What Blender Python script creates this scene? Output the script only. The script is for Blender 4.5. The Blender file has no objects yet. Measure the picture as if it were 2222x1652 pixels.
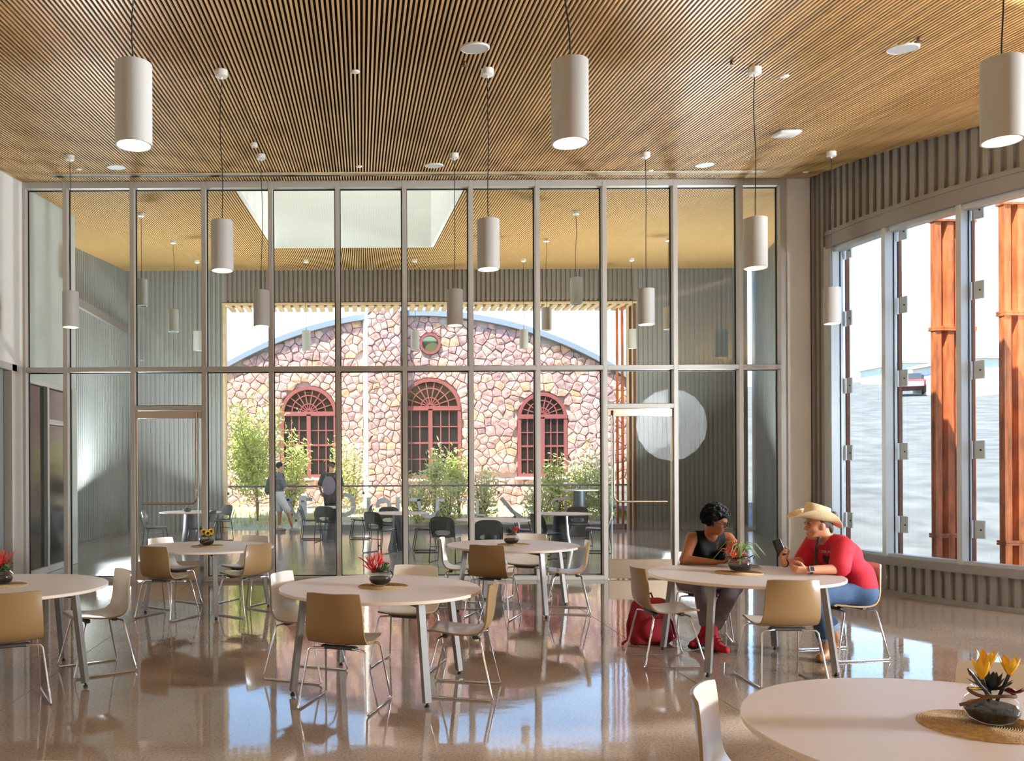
import bpy, bmesh, math, random
import numpy as np
from mathutils import Vector, Matrix
random.seed(7)
SC = bpy.context.scene
COL = SC.collection
PI = math.pi
F, PX, PY, HC, ROLL = 1880.0, 785.0, 1016.0, 1.635, 0.0047

# ---------------------------------------------------------------- camera, world, sun, lamps, exposure
cam = bpy.data.cameras.new('camera'); camo = bpy.data.objects.new('camera', cam); COL.objects.link(camo)
cam.sensor_fit = 'HORIZONTAL'; cam.sensor_width = 36.0; cam.lens = F / 2222 * 36.0
cam.shift_x = (1111 - PX) / 2222; cam.shift_y = (PY - 826) / 2222
cam.clip_start = 0.05; cam.clip_end = 2000
camo.matrix_world = Matrix.Translation((0, 0, HC)) @ Matrix.Rotation(PI / 2, 4, 'X') @ Matrix.Rotation(-ROLL, 4, 'Z')
SC.camera = camo

SUN_DIR = Vector((-0.34, -0.37, 0.865)).normalized()
w = bpy.data.worlds.new('world'); SC.world = w; w.use_nodes = True
nt = w.node_tree; nt.nodes.clear()
sky = nt.nodes.new('ShaderNodeTexSky'); sky.sky_type = 'NISHITA'; sky.sun_disc = False
sky.sun_elevation = math.asin(SUN_DIR.z); sky.sun_rotation = math.atan2(SUN_DIR.x, SUN_DIR.y)
sky.altitude = 1200; sky.air_density = 1.0; sky.dust_density = 0.4; sky.ozone_density = 1.0
bg = nt.nodes.new('ShaderNodeBackground'); bg.inputs[1].default_value = 0.27
wo = nt.nodes.new('ShaderNodeOutputWorld')
nt.links.new(sky.outputs[0], bg.inputs[0]); nt.links.new(bg.outputs[0], wo.inputs[0])

def lamp(name, typ, loc, energy, color=(1, 1, 1), target=None, **kw):
    l = bpy.data.lights.new(name, typ); l.energy = energy; l.color = color
    for k, v in kw.items(): setattr(l, k, v)
    o = bpy.data.objects.new(name, l); COL.objects.link(o); o.location = loc
    if target is not None:
        d = Vector(target) - Vector(loc); o.rotation_euler = d.to_track_quat('-Z', 'Y').to_euler()
    return o
lamp('sun', 'SUN', (0, 0, 40), 6.2, (1.0, 0.94, 0.84), target=Vector((0, 0, 40)) - SUN_DIR, angle=0.009)
# added unseen fill lamps: onto rear wall, across the room, up at courtyard ceiling
lamp('fill_lamp', 'AREA', (1.0, 0.6, 1.7), 230, (0.80, 0.90, 1.0), target=(1.0, -6.0, 2.2), shape='DISK', size=1.6)
lamp('fill_lamp', 'AREA', (11.9, 2.2, 2.5), 780, (0.80, 0.90, 1.0), target=(1.5, 10.0, 2.2), shape='DISK', size=1.8)
lamp('fill_lamp', 'AREA', (6.9, 18.4, 0.8), 330, (0.92, 0.96, 1.0), target=(3.6, 17.2, 6.4), shape='DISK', size=1.0)
lamp('fill_lamp', 'AREA', (-5.2, 18.6, 0.8), 230, (0.92, 0.96, 1.0), target=(-2.8, 17.4, 6.4), shape='DISK', size=1.0)
vs = SC.view_settings
SC.display_settings.display_device = 'sRGB'
vs.view_transform = 'Standard'; vs.look = 'None'; vs.gamma = 1.0; vs.use_curve_mapping = False; vs.exposure = 1.36
SC.cycles.max_bounces = 10; SC.cycles.transparent_max_bounces = 16; SC.cycles.glossy_bounces = 5
SC.cycles.sample_clamp_indirect = 6.0; SC.cycles.caustics_refractive = False; SC.cycles.caustics_reflective = False

# ---------------------------------------------------------------- helpers
def at(px, py, Y):
    """world point seen at a photo pixel, at distance Y"""
    py = py + (px - PX) * ROLL
    px = px - (py - PY) * ROLL
    return Vector(((px - PX) / F * Y, Y, HC - (py - PY) / F * Y))

class MB:
    def __init__(s): s.v = []; s.f = []; s.m = []; s.mi = 0
    def add(s, vs, fs, M=None):
        b = len(s.v)
        s.v += [tuple(M @ Vector(p)) for p in vs] if M is not None else [tuple(p) for p in vs]
        s.f += [tuple(i + b for i in f) for f in fs]; s.m += [s.mi] * len(fs)
        return s
    def box(s, x0, x1, y0, y1, z0, z1, M=None):
        return s.add([(x0,y0,z0),(x1,y0,z0),(x1,y1,z0),(x0,y1,z0),(x0,y0,z1),(x1,y0,z1),(x1,y1,z1),(x0,y1,z1)],
                     [(0,3,2,1),(4,5,6,7),(0,1,5,4),(1,2,6,5),(2,3,7,6),(3,0,4,7)], M)
    def bbox(s, x0, x1, y0, y1, z0, z1, b, M=None):
        """box with chamfered edges"""
        vs = []; 
        for (z, i) in ((z0, b), (z0 + b, 0), (z1 - b, 0), (z1, b)):
            a0, a1, c0, c1 = x0 + i, x1 - i, y0 + i, y1 - i
            e = b
            vs += [(a0+e,c0,z),(a1-e,c0,z),(a1,c0+e,z),(a1,c1-e,z),(a1-e,c1,z),(a0+e,c1,z),(a0,c1-e,z),(a0,c0+e,z)]
        fs = [tuple(range(7, -1, -1)), tuple(range(24, 32))]
        for r in range(3):
            for k in range(8):
                fs.append((r*8+k, r*8+(k+1) % 8, r*8+8+(k+1) % 8, r*8+8+k))
        return s.add(vs, fs, M)
    def bar(s, p0, p1, w, d, up=(0, 0, 1)):
        """rectangular bar from p0 to p1"""
        p0, p1 = Vector(p0), Vector(p1); t = (p1 - p0).normalized(); u = Vector(up)
        a = t.cross(u)
        if a.length < 1e-4: a = t.cross(Vector((0, 1, 0)))
        a.normalize(); b = a.cross(t).normalized()
        vs = []
        for p in (p0, p1):
            for (i, j) in ((-1,-1),(1,-1),(1,1),(-1,1)): vs.append(p + a * (w/2*i) + b * (d/2*j))
        return s.add(vs, [(0,3,2,1),(4,5,6,7),(0,1,5,4),(1,2,6,5),(2,3,7,6),(3,0,4,7)][::1])
    def tube(s, pts, r, n=8, closed=False, caps=True):
        pts = [Vector(p) for p in pts]; N = len(pts)
        rs = r if isinstance(r, (list, tuple)) else [r] * N
        vs = []; prev = None
        for i, p in enumerate(pts):
            if closed: t = pts[(i + 1) % N] - pts[i - 1]
            else: t = pts[min(i + 1, N - 1)] - pts[max(i - 1, 0)]
            t.normalize()
            if prev is None:
                a = t.orthogonal().normalized()
            else:
                a = prev - t * prev.dot(t)
                a = a.normalized() if a.length > 1e-6 else t.orthogonal().normalized()
            prev = a; b = t.cross(a)
            for k in range(n):
                an = 2 * PI * k / n
                vs.append(p + (a * math.cos(an) + b * math.sin(an)) * rs[i])
        fs = []
        for i in range(N if closed else N - 1):
            j = (i + 1) % N
            for k in range(n): fs.append((i*n+k, i*n+(k+1) % n, j*n+(k+1) % n, j*n+k))
        if caps and not closed:
            fs.append(tuple(range(n - 1, -1, -1))); fs.append(tuple(range((N-1)*n, N*n)))
        return s.add(vs, fs)
    def lathe(s, prof, n=24, c=(0, 0, 0), M=None):
        """profile of (radius, z); open ends with radius 0 are closed"""
        vs = []; fs = []; rows = []
        for (r, z) in prof:
            if r < 1e-6: rows.append([len(vs)]); vs.append((c[0], c[1], c[2] + z))
            else:
                rows.append(list(range(len(vs), len(vs) + n)))
                vs += [(c[0] + r*math.cos(2*PI*k/n), c[1] + r*math.sin(2*PI*k/n), c[2] + z) for k in range(n)]
        for a, b in zip(rows, rows[1:]):
            if len(a) == 1 and len(b) == 1: continue
            for k in range(n):
                k2 = (k + 1) % n
                if len(a) == 1: fs.append((a[0], b[k2], b[k]))
                elif len(b) == 1: fs.append((a[k], a[k2], b[0]))
                else: fs.append((a[k], a[k2], b[k2], b[k]))
        return s.add(vs, fs, M)
    def prism(s, poly, y0, y1, M=None):
        """polygon of (x, z) extruded along y"""
        n = len(poly)
        vs = [(x, y0, z) for x, z in poly] + [(x, y1, z) for x, z in poly]
        fs = [tuple(range(n)), tuple(range(2*n - 1, n - 1, -1))]
        for k in range(n): fs.append((k, n + k, n + (k+1) % n, (k+1) % n))
        return s.add(vs, fs, M)
    def grid(s, rows, closed=False):
        n = len(rows[0]); vs = [p for r in rows for p in r]; fs = []
        for i in range(len(rows) - 1):
            for k in range(n if closed else n - 1):
                k2 = (k + 1) % n
                fs.append((i*n+k, i*n+k2, (i+1)*n+k2, (i+1)*n+k))
        return s.add(vs, fs)
    def build(s, name, mat, parent=None, smooth=False, fix=True):
        me = bpy.data.meshes.new(name); me.from_pydata(s.v, [], s.f)
        mats = mat if isinstance(mat, (list, tuple)) else [mat]
        for m in mats: me.materials.append(m)
        if len(mats) > 1: me.polygons.foreach_set('material_index', s.m)
        if fix:
            bm = bmesh.new(); bm.from_mesh(me); bmesh.ops.recalc_face_normals(bm, faces=bm.faces); bm.to_mesh(me); bm.free()
        if smooth:
            me.polygons.foreach_set('use_smooth', [True] * len(me.polygons))
            try: me.set_sharp_from_angle(angle=math.radians(smooth if smooth is not True else 40))
            except Exception: pass
        me.update()
        o = bpy.data.objects.new(name, me); COL.objects.link(o)
        if parent is not None: o.parent = parent
        return o

def tag(o, label=None, cat=None, group=None, kind=None):
    if label: o['label'] = label
    if cat: o['category'] = cat
    if group: o['group'] = group
    if kind: o['kind'] = kind
    return o
def thing(name, label, cat, loc=(0, 0, 0), rz=0.0, group=None):
    o = bpy.data.objects.new(name, None); COL.objects.link(o); o.empty_display_size = 0.1
    o.location = loc; o.rotation_euler = (0, 0, rz)
    return tag(o, label, cat, group)
def node(name, parent=None, loc=(0, 0, 0), rz=0.0, kind=None):
    o = bpy.data.objects.new(name, None); COL.objects.link(o); o.empty_display_size = 0.1
    o.location = loc; o.rotation_euler = (0, 0, rz)
    if parent is not None: o.parent = parent
    if kind: o['kind'] = kind
    return o
KIDS = {}
def kids(o): return [c for c in COL.objects if c.parent == o]
def dup(o, loc=None, rz=None, label=None, group=None, parent=None, ch=None):
    c = o.copy(); COL.objects.link(c)
    if parent is not None: c.parent = parent
    if loc is not None: c.location = loc
    if rz is not None: c.rotation_euler = (0, 0, rz)
    if label: c['label'] = label
    if group: c['group'] = group
    for k in (ch if ch is not None else kids(o)): dup(k, parent=c)
    return c
def head(v): return math.atan2(-v[0], v[1])     # rotation that turns local +Y to direction v

# ---------------------------------------------------------------- materials
def lin(c):
    return tuple(((x / 255) / 12.92 if x / 255 <= 0.04045 else ((x / 255 + 0.055) / 1.055) ** 2.4) for x in c)
def mat(name, col, rough=0.5, metal=0.0, spec=0.5, noise=0.0, nscale=30.0, bump=0.0, bscale=200.0, coat=0.0, stretch=None, emit=None, estr=0.0, rand=0.0, sheen=0.0, trans=0.0):
    m = bpy.data.materials.new(name); m.use_nodes = True
    N = m.node_tree.nodes; L = m.node_tree.links; b = N['Principled BSDF']
    c = lin(col) if max(col) > 1.0 else col
    b.inputs['Base Color'].default_value = (*c, 1); b.inputs['Roughness'].default_value = rough
    b.inputs['Metallic'].default_value = metal; b.inputs['Specular IOR Level'].default_value = spec
    if coat: b.inputs['Coat Weight'].default_value = coat; b.inputs['Coat Roughness'].default_value = 0.08
    if sheen: b.inputs['Sheen Weight'].default_value = sheen
    tc = N.new('ShaderNodeTexCoord')
    vec = tc.outputs['Object']
    if stretch:
        mp = N.new('ShaderNodeMapping'); mp.inputs['Scale'].default_value = stretch; L.new(vec, mp.inputs[0]); vec = mp.outputs[0]
    if noise or rand:
        hsv = N.new('ShaderNodeHueSaturation'); hsv.inputs['Color'].default_value = (*c, 1)
        val = None
        if noise:
            nz = N.new('ShaderNodeTexNoise'); nz.inputs['Scale'].default_value = nscale; nz.inputs['Detail'].default_value = 4
            L.new(vec, nz.inputs['Vector'])
            mr = N.new('ShaderNodeMapRange'); mr.inputs[1].default_value = 0.3; mr.inputs[2].default_value = 0.7
            mr.inputs[3].default_value = 1 - noise; mr.inputs[4].default_value = 1 + noise
            L.new(nz.outputs['Fac'], mr.inputs[0]); val = mr.outputs[0]
        if rand:
            oi = N.new('ShaderNodeObjectInfo'); mr2 = N.new('ShaderNodeMapRange')
            mr2.inputs[3].default_value = 1 - rand; mr2.inputs[4].default_value = 1 + rand
            L.new(oi.outputs['Random'], mr2.inputs[0])
            if val is None: val = mr2.outputs[0]
            else:
                mu = N.new('ShaderNodeMath'); mu.operation = 'MULTIPLY'; L.new(val, mu.inputs[0]); L.new(mr2.outputs[0], mu.inputs[1]); val = mu.outputs[0]
        L.new(val, hsv.inputs['Value']); L.new(hsv.outputs[0], b.inputs['Base Color'])
    if bump:
        bz = N.new('ShaderNodeTexNoise'); bz.inputs['Scale'].default_value = bscale; bz.inputs['Detail'].default_value = 3
        L.new(vec, bz.inputs['Vector'])
        bp = N.new('ShaderNodeBump'); bp.inputs['Strength'].default_value = bump; bp.inputs['Distance'].default_value = 0.01
        L.new(bz.outputs['Fac'], bp.inputs['Height']); L.new(bp.outputs[0], b.inputs['Normal'])
    if emit is not None:
        b.inputs['Emission Color'].default_value = (*(lin(emit) if max(emit) > 1.0 else emit), 1); b.inputs['Emission Strength'].default_value = estr
    return m
def glass(name, tint=(0.93, 0.96, 0.95), ior=1.7, gl=(1, 1, 1)):
    """clear pane: see-through, mirror by Fresnel on the face that is looked at"""
    m = bpy.data.materials.new(name); m.use_nodes = True; N = m.node_tree.nodes; L = m.node_tree.links; N.clear()
    t = N.new('ShaderNodeBsdfTransparent'); t.inputs[0].default_value = (*tint, 1)
    g = N.new('ShaderNodeBsdfGlossy'); g.inputs['Roughness'].default_value = 0.0; g.inputs[0].default_value = (*gl, 1)
    fr = N.new('ShaderNodeFresnel'); fr.inputs[0].default_value = ior
    ge = N.new('ShaderNodeNewGeometry'); sub = N.new('ShaderNodeMath'); sub.operation = 'SUBTRACT'; sub.inputs[0].default_value = 1
    mu = N.new('ShaderNodeMath'); mu.operation = 'MULTIPLY'
    L.new(ge.outputs['Backfacing'], sub.inputs[1]); L.new(sub.outputs[0], mu.inputs[0]); L.new(fr.outputs[0], mu.inputs[1])
    mx = N.new('ShaderNodeMixShader'); o = N.new('ShaderNodeOutputMaterial')
    L.new(mu.outputs[0], mx.inputs[0]); L.new(t.outputs[0], mx.inputs[1]); L.new(g.outputs[0], mx.inputs[2]); L.new(mx.outputs[0], o.inputs[0])
    return m
def floor_mat(name, c1, c2, c3, rough=0.1, spec=0.6, bump=0.02):
    m = bpy.data.materials.new(name); m.use_nodes = True; N = m.node_tree.nodes; L = m.node_tree.links; b = N['Principled BSDF']
    ge = N.new('ShaderNodeNewGeometry'); P = ge.outputs['Position']
    def nz(s, d=4, dist=0.0):
        n = N.new('ShaderNodeTexNoise'); n.inputs['Scale'].default_value = s; n.inputs['Detail'].default_value = d; n.inputs['Distortion'].default_value = dist
        L.new(P, n.inputs['Vector']); return n.outputs['Fac']
    def ramp(fac, stops):
        r = N.new('ShaderNodeValToRGB'); e = r.color_ramp.elements
        e[0].position, e[0].color = stops[0][0], (*stops[0][1], 1); e[1].position, e[1].color = stops[1][0], (*stops[1][1], 1)
        for p, c in stops[2:]:
            x = e.new(p); x.color = (*c, 1)
        L.new(fac, r.inputs[0]); return r.outputs[0]
    def mix(a, bb, fac, mode='MIX'):
        x = N.new('ShaderNodeMix'); x.data_type = 'RGBA'; x.blend_type = mode
        if isinstance(fac, float): x.inputs['Factor'].default_value = fac
        else: L.new(fac, x.inputs['Factor'])
        L.new(a, x.inputs['A']); L.new(bb, x.inputs['B']); return x.outputs['Result']
    base = ramp(nz(0.55, 5, 0.6), [(0.3, c1), (0.7, c2)])
    sp = ramp(nz(60, 2), [(0.35, (0.55, 0.5, 0.47)), (0.5, (1, 1, 1)), (0.68, (1.25, 1.2, 1.12))])
    col = mix(base, sp, 0.55, 'MULTIPLY')
    vor = N.new('ShaderNodeTexVoronoi'); vor.inputs['Scale'].default_value = 45; L.new(P, vor.inputs['Vector'])
    mk = N.new('ShaderNodeMapRange'); mk.inputs[1].default_value = 0.10; mk.inputs[2].default_value = 0.22; mk.inputs[3].default_value = 0.55; mk.inputs[4].default_value = 0.0
    L.new(vor.outputs['Distance'], mk.inputs[0])
    rgb = N.new('ShaderNodeRGB'); rgb.outputs[0].default_value = (*c3, 1)
    col = mix(col, rgb.outputs[0], mk.outputs[0])
    L.new(col, b.inputs['Base Color'])
    rr = N.new('ShaderNodeMapRange'); rr.inputs[3].default_value = rough * 0.55; rr.inputs[4].default_value = rough * 1.6
    L.new(nz(1.3, 5), rr.inputs[0]); L.new(rr.outputs[0], b.inputs['Roughness'])
    b.inputs['Specular IOR Level'].default_value = spec
    bp = N.new('ShaderNodeBump'); bp.inputs['Strength'].default_value = bump; bp.inputs['Distance'].default_value = 0.05
    L.new(nz(3.0, 3), bp.inputs['Height']); L.new(bp.outputs[0], b.inputs['Normal'])
    return m
def island_mat(name, stops, rough=0.85, bump=1.0, bscale=6.0, noise=0.34):
    """colour differs from piece to piece"""
    m = bpy.data.materials.new(name); m.use_nodes = True; N = m.node_tree.nodes; L = m.node_tree.links; b = N['Principled BSDF']
    ge = N.new('ShaderNodeNewGeometry'); oi = N.new('ShaderNodeObjectInfo')
    ad = N.new('ShaderNodeMath'); ad.operation = 'ADD'; L.new(ge.outputs['Random Per Island'], ad.inputs[0]); L.new(oi.outputs['Random'], ad.inputs[1])
    fr = N.new('ShaderNodeMath'); fr.operation = 'FRACT'; L.new(ad.outputs[0], fr.inputs[0])
    r = N.new('ShaderNodeValToRGB'); e = r.color_ramp.elements; r.color_ramp.interpolation = 'LINEAR'
    e[0].position, e[0].color = 0, (*lin(stops[0]), 1); e[1].position, e[1].color = 1, (*lin(stops[-1]), 1)
    for i, c in enumerate(stops[1:-1]):
        x = e.new((i + 1) / (len(stops) - 1)); x.color = (*lin(c), 1)
    L.new(fr.outputs[0], r.inputs[0])
    nz = N.new('ShaderNodeTexNoise'); nz.inputs['Scale'].default_value = bscale; nz.inputs['Detail'].default_value = 6; L.new(ge.outputs['Position'], nz.inputs['Vector'])
    hsv = N.new('ShaderNodeHueSaturation'); mr = N.new('ShaderNodeMapRange'); mr.inputs[1].default_value = 0.3; mr.inputs[2].default_value = 0.7
    mr.inputs[3].default_value = 1 - noise; mr.inputs[4].default_value = 1 + noise; L.new(nz.outputs['Fac'], mr.inputs[0])
    L.new(mr.outputs[0], hsv.inputs['Value']); L.new(r.outputs[0], hsv.inputs['Color']); L.new(hsv.outputs[0], b.inputs['Base Color'])
    b.inputs['Roughness'].default_value = rough
    if bump:
        bp = N.new('ShaderNodeBump'); bp.inputs['Strength'].default_value = bump; bp.inputs['Distance'].default_value = 0.04
        L.new(nz.outputs['Fac'], bp.inputs['Height']); L.new(bp.outputs[0], b.inputs['Normal'])
    return m

M = {}
M['plaster'] = mat('plaster', (226, 222, 214), 0.7, noise=0.03, nscale=3, bump=0.05, bscale=80)
M['concrete_wall'] = mat('pale_concrete', (200, 205, 200), 0.75, noise=0.06, nscale=2)
M['black'] = mat('black_backing', (22, 17, 14), 0.9)
M['wood'] = mat('slat_wood', (212, 170, 112), 0.36, spec=.6, noise=0.16, nscale=6, stretch=(30, 1.2, 30), rand=0.16)
M['wood_out'] = mat('courtyard_slat_wood', (214, 172, 112), 0.55, noise=0.14, nscale=5, stretch=(30, 1.2, 30))
M['timber'] = mat('pale_timber', (208, 182, 142), 0.6, noise=0.12, nscale=8)
M['frame'] = mat('bronze_grey_aluminium', (182, 174, 162), 0.42, 0.1, noise=0.02)
M['frame_light'] = mat('silver_frame', (196, 196, 194), 0.4, 0.2)
M['gasket'] = mat('black_gasket', (14, 14, 15), 0.6)
M['metal_wall'] = mat('grey_ribbed_steel', (138, 131, 124), 0.42, 0.2, noise=0.05, nscale=1.5)
M['metal_out'] = mat('courtyard_ribbed_steel', (150, 152, 148), 0.36, 0.25, noise=0.05, nscale=1.5)
M['trim_grey'] = mat('grey_trim', (140, 133, 126), 0.45, 0.3)
M['back_wall'] = mat('grey_back_wall', (168, 164, 158), 0.7)
M['panel_grey'] = mat('grey_panel', (128, 130, 126), 0.5)
M['white'] = mat('white_enamel', (232, 228, 220), 0.45)
M['translucent'] = None
M['pendant'] = mat('pendant_white', (178, 174, 166), 0.55)
M['glow'] = mat('warm_diffuser', (255, 240, 210), 0.5, emit=(1.0, 0.72, 0.38), estr=9.0)
M['off'] = mat('unlit_diffuser', (150, 150, 148), 0.4)
M['cord'] = mat('dark_cord', (30, 26, 24), 0.6)
M['steel'] = mat('brushed_steel', (172, 150, 126), 0.28, 0.9)
M['chrome'] = mat('chrome', (225, 225, 228), 0.1, 1.0)
M['brass_dull'] = mat('dull_bronze', (96, 74, 48), 0.4, 0.6)
M['glass'] = glass('clear_glass', (0.92, 0.955, 0.94), 1.68)
M['glass_door'] = glass('door_glass', (0.95, 0.97, 0.965), 1.75)
M['glass_soft'] = glass('thin_clear_glass', (0.96, 0.975, 0.97), 1.45)
M['glass_haze'] = glass('pale_clear_glass', (0.93, 0.965, 0.98), 1.6)
M['floor'] = floor_mat('polished_brown_concrete', (0.235, 0.165, 0.115), (0.42, 0.32, 0.245), (0.56, 0.46, 0.38), 0.05, 0.95)
M['floor_out'] = floor_mat('polished_grey_concrete', (0.30, 0.285, 0.275), (0.42, 0.40, 0.385), (0.5, 0.47, 0.44), 0.12, 0.7)
M['joint'] = mat('dark_joint', (52, 38, 30), 0.8)
M['table_top'] = mat('white_laminate', (222, 212, 210), 0.42)
M['table_edge'] = mat('pale_table_edge', (226, 204, 180), 0.5)
M['leg'] = mat('grey_powder_coat', (138, 132, 126), 0.4, 0.3)
M['leg_dark'] = mat('dark_grey_steel', (74, 70, 68), 0.5, 0.3)
M['foot'] = mat('black_rubber', (18, 18, 18), 0.6)
M['shell'] = mat('cream_plastic', (232, 220, 204), 0.32, coat=0.25)
M['shell_back'] = mat('tan_plastic', (150, 118, 76), 0.34, coat=0.3)
M['shell_back_pale'] = mat('beige_plastic', (206, 180, 140), 0.34, coat=0.3)
M['jute'] = mat('woven_jute', (190, 160, 116), 0.9, noise=0.25, nscale=60, bump=0.5, bscale=160)
M['bowl'] = glass('smoky_bowl_glass', (0.93, 0.92, 0.90), 1.6)
M['soil'] = mat('dark_pebbles', (40, 33, 28), 0.7, noise=0.6, nscale=220, bump=1.0, bscale=260)
M['rope'] = mat('brown_rope', (120, 84, 48), 0.9, bump=0.5, bscale=300)
M['wire'] = mat('black_wire', (22, 20, 20), 0.4, 0.4)
M['red'] = mat('red_coral_petal', (206, 44, 26), 0.5, noise=0.15, nscale=40)
M['dark_red'] = mat('dark_red_petal', (120, 26, 26), 0.6)
M['orange'] = mat('orange_petal', (236, 110, 30), 0.5)
M['yellow'] = mat('yellow_petal', (238, 182, 32), 0.5, noise=0.12, nscale=30)
M['green'] = mat('succulent_green', (88, 122, 66), 0.5, noise=0.2, nscale=30)
M['sage'] = mat('air_plant_green', (138, 166, 110), 0.6, noise=0.15, nscale=30)
M['dark_green'] = mat('dark_agave', (52, 56, 54), 0.5)
M['rust'] = mat('rusted_steel', (192, 104, 54), 0.8, noise=0.5, nscale=4.0, stretch=(3, 3, 0.6), bump=0.2, bscale=40)
M['rust_dark'] = mat('dark_rusted_steel', (112, 66, 46), 0.85, noise=0.3, nscale=5)
M['bracket'] = mat('white_bracket', (236, 234, 226), 0.5)
M['charcoal'] = mat('charcoal_plastic', (58, 60, 60), 0.35, coat=0.2)
M['charcoal_tube'] = mat('black_tube', (34, 35, 37), 0.3, 0.5)
M['pedestal'] = mat('dark_pedestal', (56, 63, 70), 0.5, 0.1, noise=0.15, nscale=6)
M['stone'] = island_mat('red_purple_rubble_stone', [(178,136,132),(194,154,146),(166,130,130),(200,160,140),(184,146,146),(206,172,158),(172,132,124),(196,158,152),(204,160,126),(178,142,140),(188,150,144),(170,134,134)])
M['mortar'] = mat('pale_mortar', (204, 184, 174), 0.95, noise=0.1, nscale=8)
M['render'] = mat('white_sill_sunlit_flank', (240, 236, 228), 0.8)  # white for sills; direct sun put into the colour on the buttress flank
M['coping'] = mat('blue_grey_coping', (126, 136, 150), 0.6)
M['brick_red'] = mat('red_painted_wood', (140, 76, 74), 0.5, noise=0.1, nscale=12)
M['dark_pane'] = mat('dark_window_glass', (36, 33, 30), 0.12, spec=0.3)
M['curtain'] = mat('brown_curtain', (72, 58, 50), 0.9)
M['grass'] = mat('sunny_grass', (204, 204, 132), 0.9, noise=0.3, nscale=10)
M['earth'] = mat('dry_earth', (206, 194, 160), 0.95, noise=0.18, nscale=3)
M['hill'] = mat('pale_hillside', (104, 104, 99), 0.95, noise=0.3, nscale=0.9)
M['leaf'] = mat('willow_leaf', (200, 208, 112), 0.7, noise=0.25, nscale=4)
M['leaf2'] = mat('shrub_leaf', (212, 214, 140), 0.7, noise=0.25, nscale=4)
M['bark'] = mat('pale_bark', (150, 128, 92), 0.9)
M['letter'] = mat('frosted_grey_film', (186, 192, 198), 0.7)
M['rail'] = mat('rail_steel', (120, 124, 126), 0.35, 0.7)
M['curb'] = mat('grey_curb', (128, 126, 124), 0.8)

def translucent(name, col):
    m = bpy.data.materials.new(name); m.use_nodes = True; N = m.node_tree.nodes; L = m.node_tree.links; N.clear()
    a = N.new('ShaderNodeBsdfTranslucent'); b = N.new('ShaderNodeBsdfDiffuse'); x = N.new('ShaderNodeMixShader'); o = N.new('ShaderNodeOutputMaterial')
    a.inputs[0].default_value = b.inputs[0].default_value = (*lin(col), 1); x.inputs[0].default_value = .4
    L.new(a.outputs[0], x.inputs[1]); L.new(b.outputs[0], x.inputs[2]); L.new(x.outputs[0], o.inputs[0]); return m
M['translucent'] = translucent('white_nylon', (240, 240, 236))
# ---------------------------------------------------------------- room shell
YG = 12.55                                   # glass wall
def zc(Y): return 5.795 + 0.115 * (Y - YG)   # room ceiling underside
def zo(Y): return 5.795 + 0.095 * (Y - YG)   # courtyard ceiling underside
ACX, ACY, AR = 12.78, 12.4, 6.28             # curved wall: centre and radius (it bows into the room)
def arc(ph, d=0.0): return (ACX - (AR - d) * math.cos(ph), ACY - (AR - d) * math.sin(ph))   # d = outwards
def arc_y(X):
    if X <= ACX - AR: return YG
    if X >= ACX: return ACY - AR
    return ACY - math.sqrt(AR * AR - (ACX - X) ** 2)
XL, YB, XR = -4.9, -6.0, 12.78

fl = node('floor', kind='structure')
MB().box(XL - .1, XR, YB, YG + .12, -0.12, -0.006).build('floor_base', M['joint'], fl)
xs = [XL - .1, -2.46, 2.51, 7.48, XR]; ys = [YB, -2.2, 2.8, 7.78, YG + .12]
for i in range(4):
    for j in range(4):
        g = 0.003
        MB().box(xs[i] + g, xs[i+1] - g, ys[j] + g, ys[j+1] - g, -0.02, 0).build('slab', M['floor'], fl)

ce = node('ceiling', kind='structure')
sl = 0.115
mb = MB(); pl = [(XL-.1, YB), (XR, YB)] + [arc(PI/2 * (1 - k/24), .05) for k in range(25)] + [(ACX - AR - .05, YG + .1), (XL-.1, YG + .1)]
nn = len(pl); mb.add([(x, y, zc(y) + .036) for x, y in pl] + [(x, y, zc(y) + .25) for x, y in pl],
    [tuple(range(nn - 1, -1, -1)), tuple(range(nn, 2*nn))] + [(k, (k+1) % nn, nn + (k+1) % nn, nn + k) for k in range(nn)])
mb.build('ceiling_deck', M['black'], ce)
PITCH = 0.039
SY0 = -1.5
unit = MB().box(-0.0088, 0.0088, 0, 1, 0, 0.026)
sl0 = unit.build('slat', M['wood'], ce)
slat_mesh = sl0.data; bpy.data.objects.remove(sl0)
n = 0; rest = MB()
X = XL + 0.02
while X < XR - 0.05:
    y1 = min(YG - 0.002, arc_y(X) - 0.015)
    L = y1 - SY0
    if n < 300:
        o = bpy.data.objects.new('slat', slat_mesh); COL.objects.link(o); o.parent = ce
        ang = math.atan(sl); o.location = (X, SY0, zc(SY0)); o.rotation_euler = (ang, 0, 0); o.scale = (1, L / math.cos(ang), 1)
    else:
        rest.add([(X-.0088,SY0,zc(SY0)),(X+.0088,SY0,zc(SY0)),(X+.0088,y1,zc(y1)),(X-.0088,y1,zc(y1)),
                  (X-.0088,SY0,zc(SY0)+.026),(X+.0088,SY0,zc(SY0)+.026),(X+.0088,y1,zc(y1)+.026),(X-.0088,y1,zc(y1)+.026)],
                 [(0,3,2,1),(4,5,6,7),(0,1,5,4),(1,2,6,5),(2,3,7,6),(3,0,4,7)])
    n += 1; X += PITCH
tag(rest.build('further_slats', M['wood'], ce), kind='stuff')
b = MB(); b.add([(XL, YB, zc(YB)), (XR, YB, zc(YB)), (XR, SY0, zc(SY0)), (XL, SY0, zc(SY0))], [(0, 3, 2, 1)])
b.build('rear_ceiling_board', M['wood'], ce)

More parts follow.
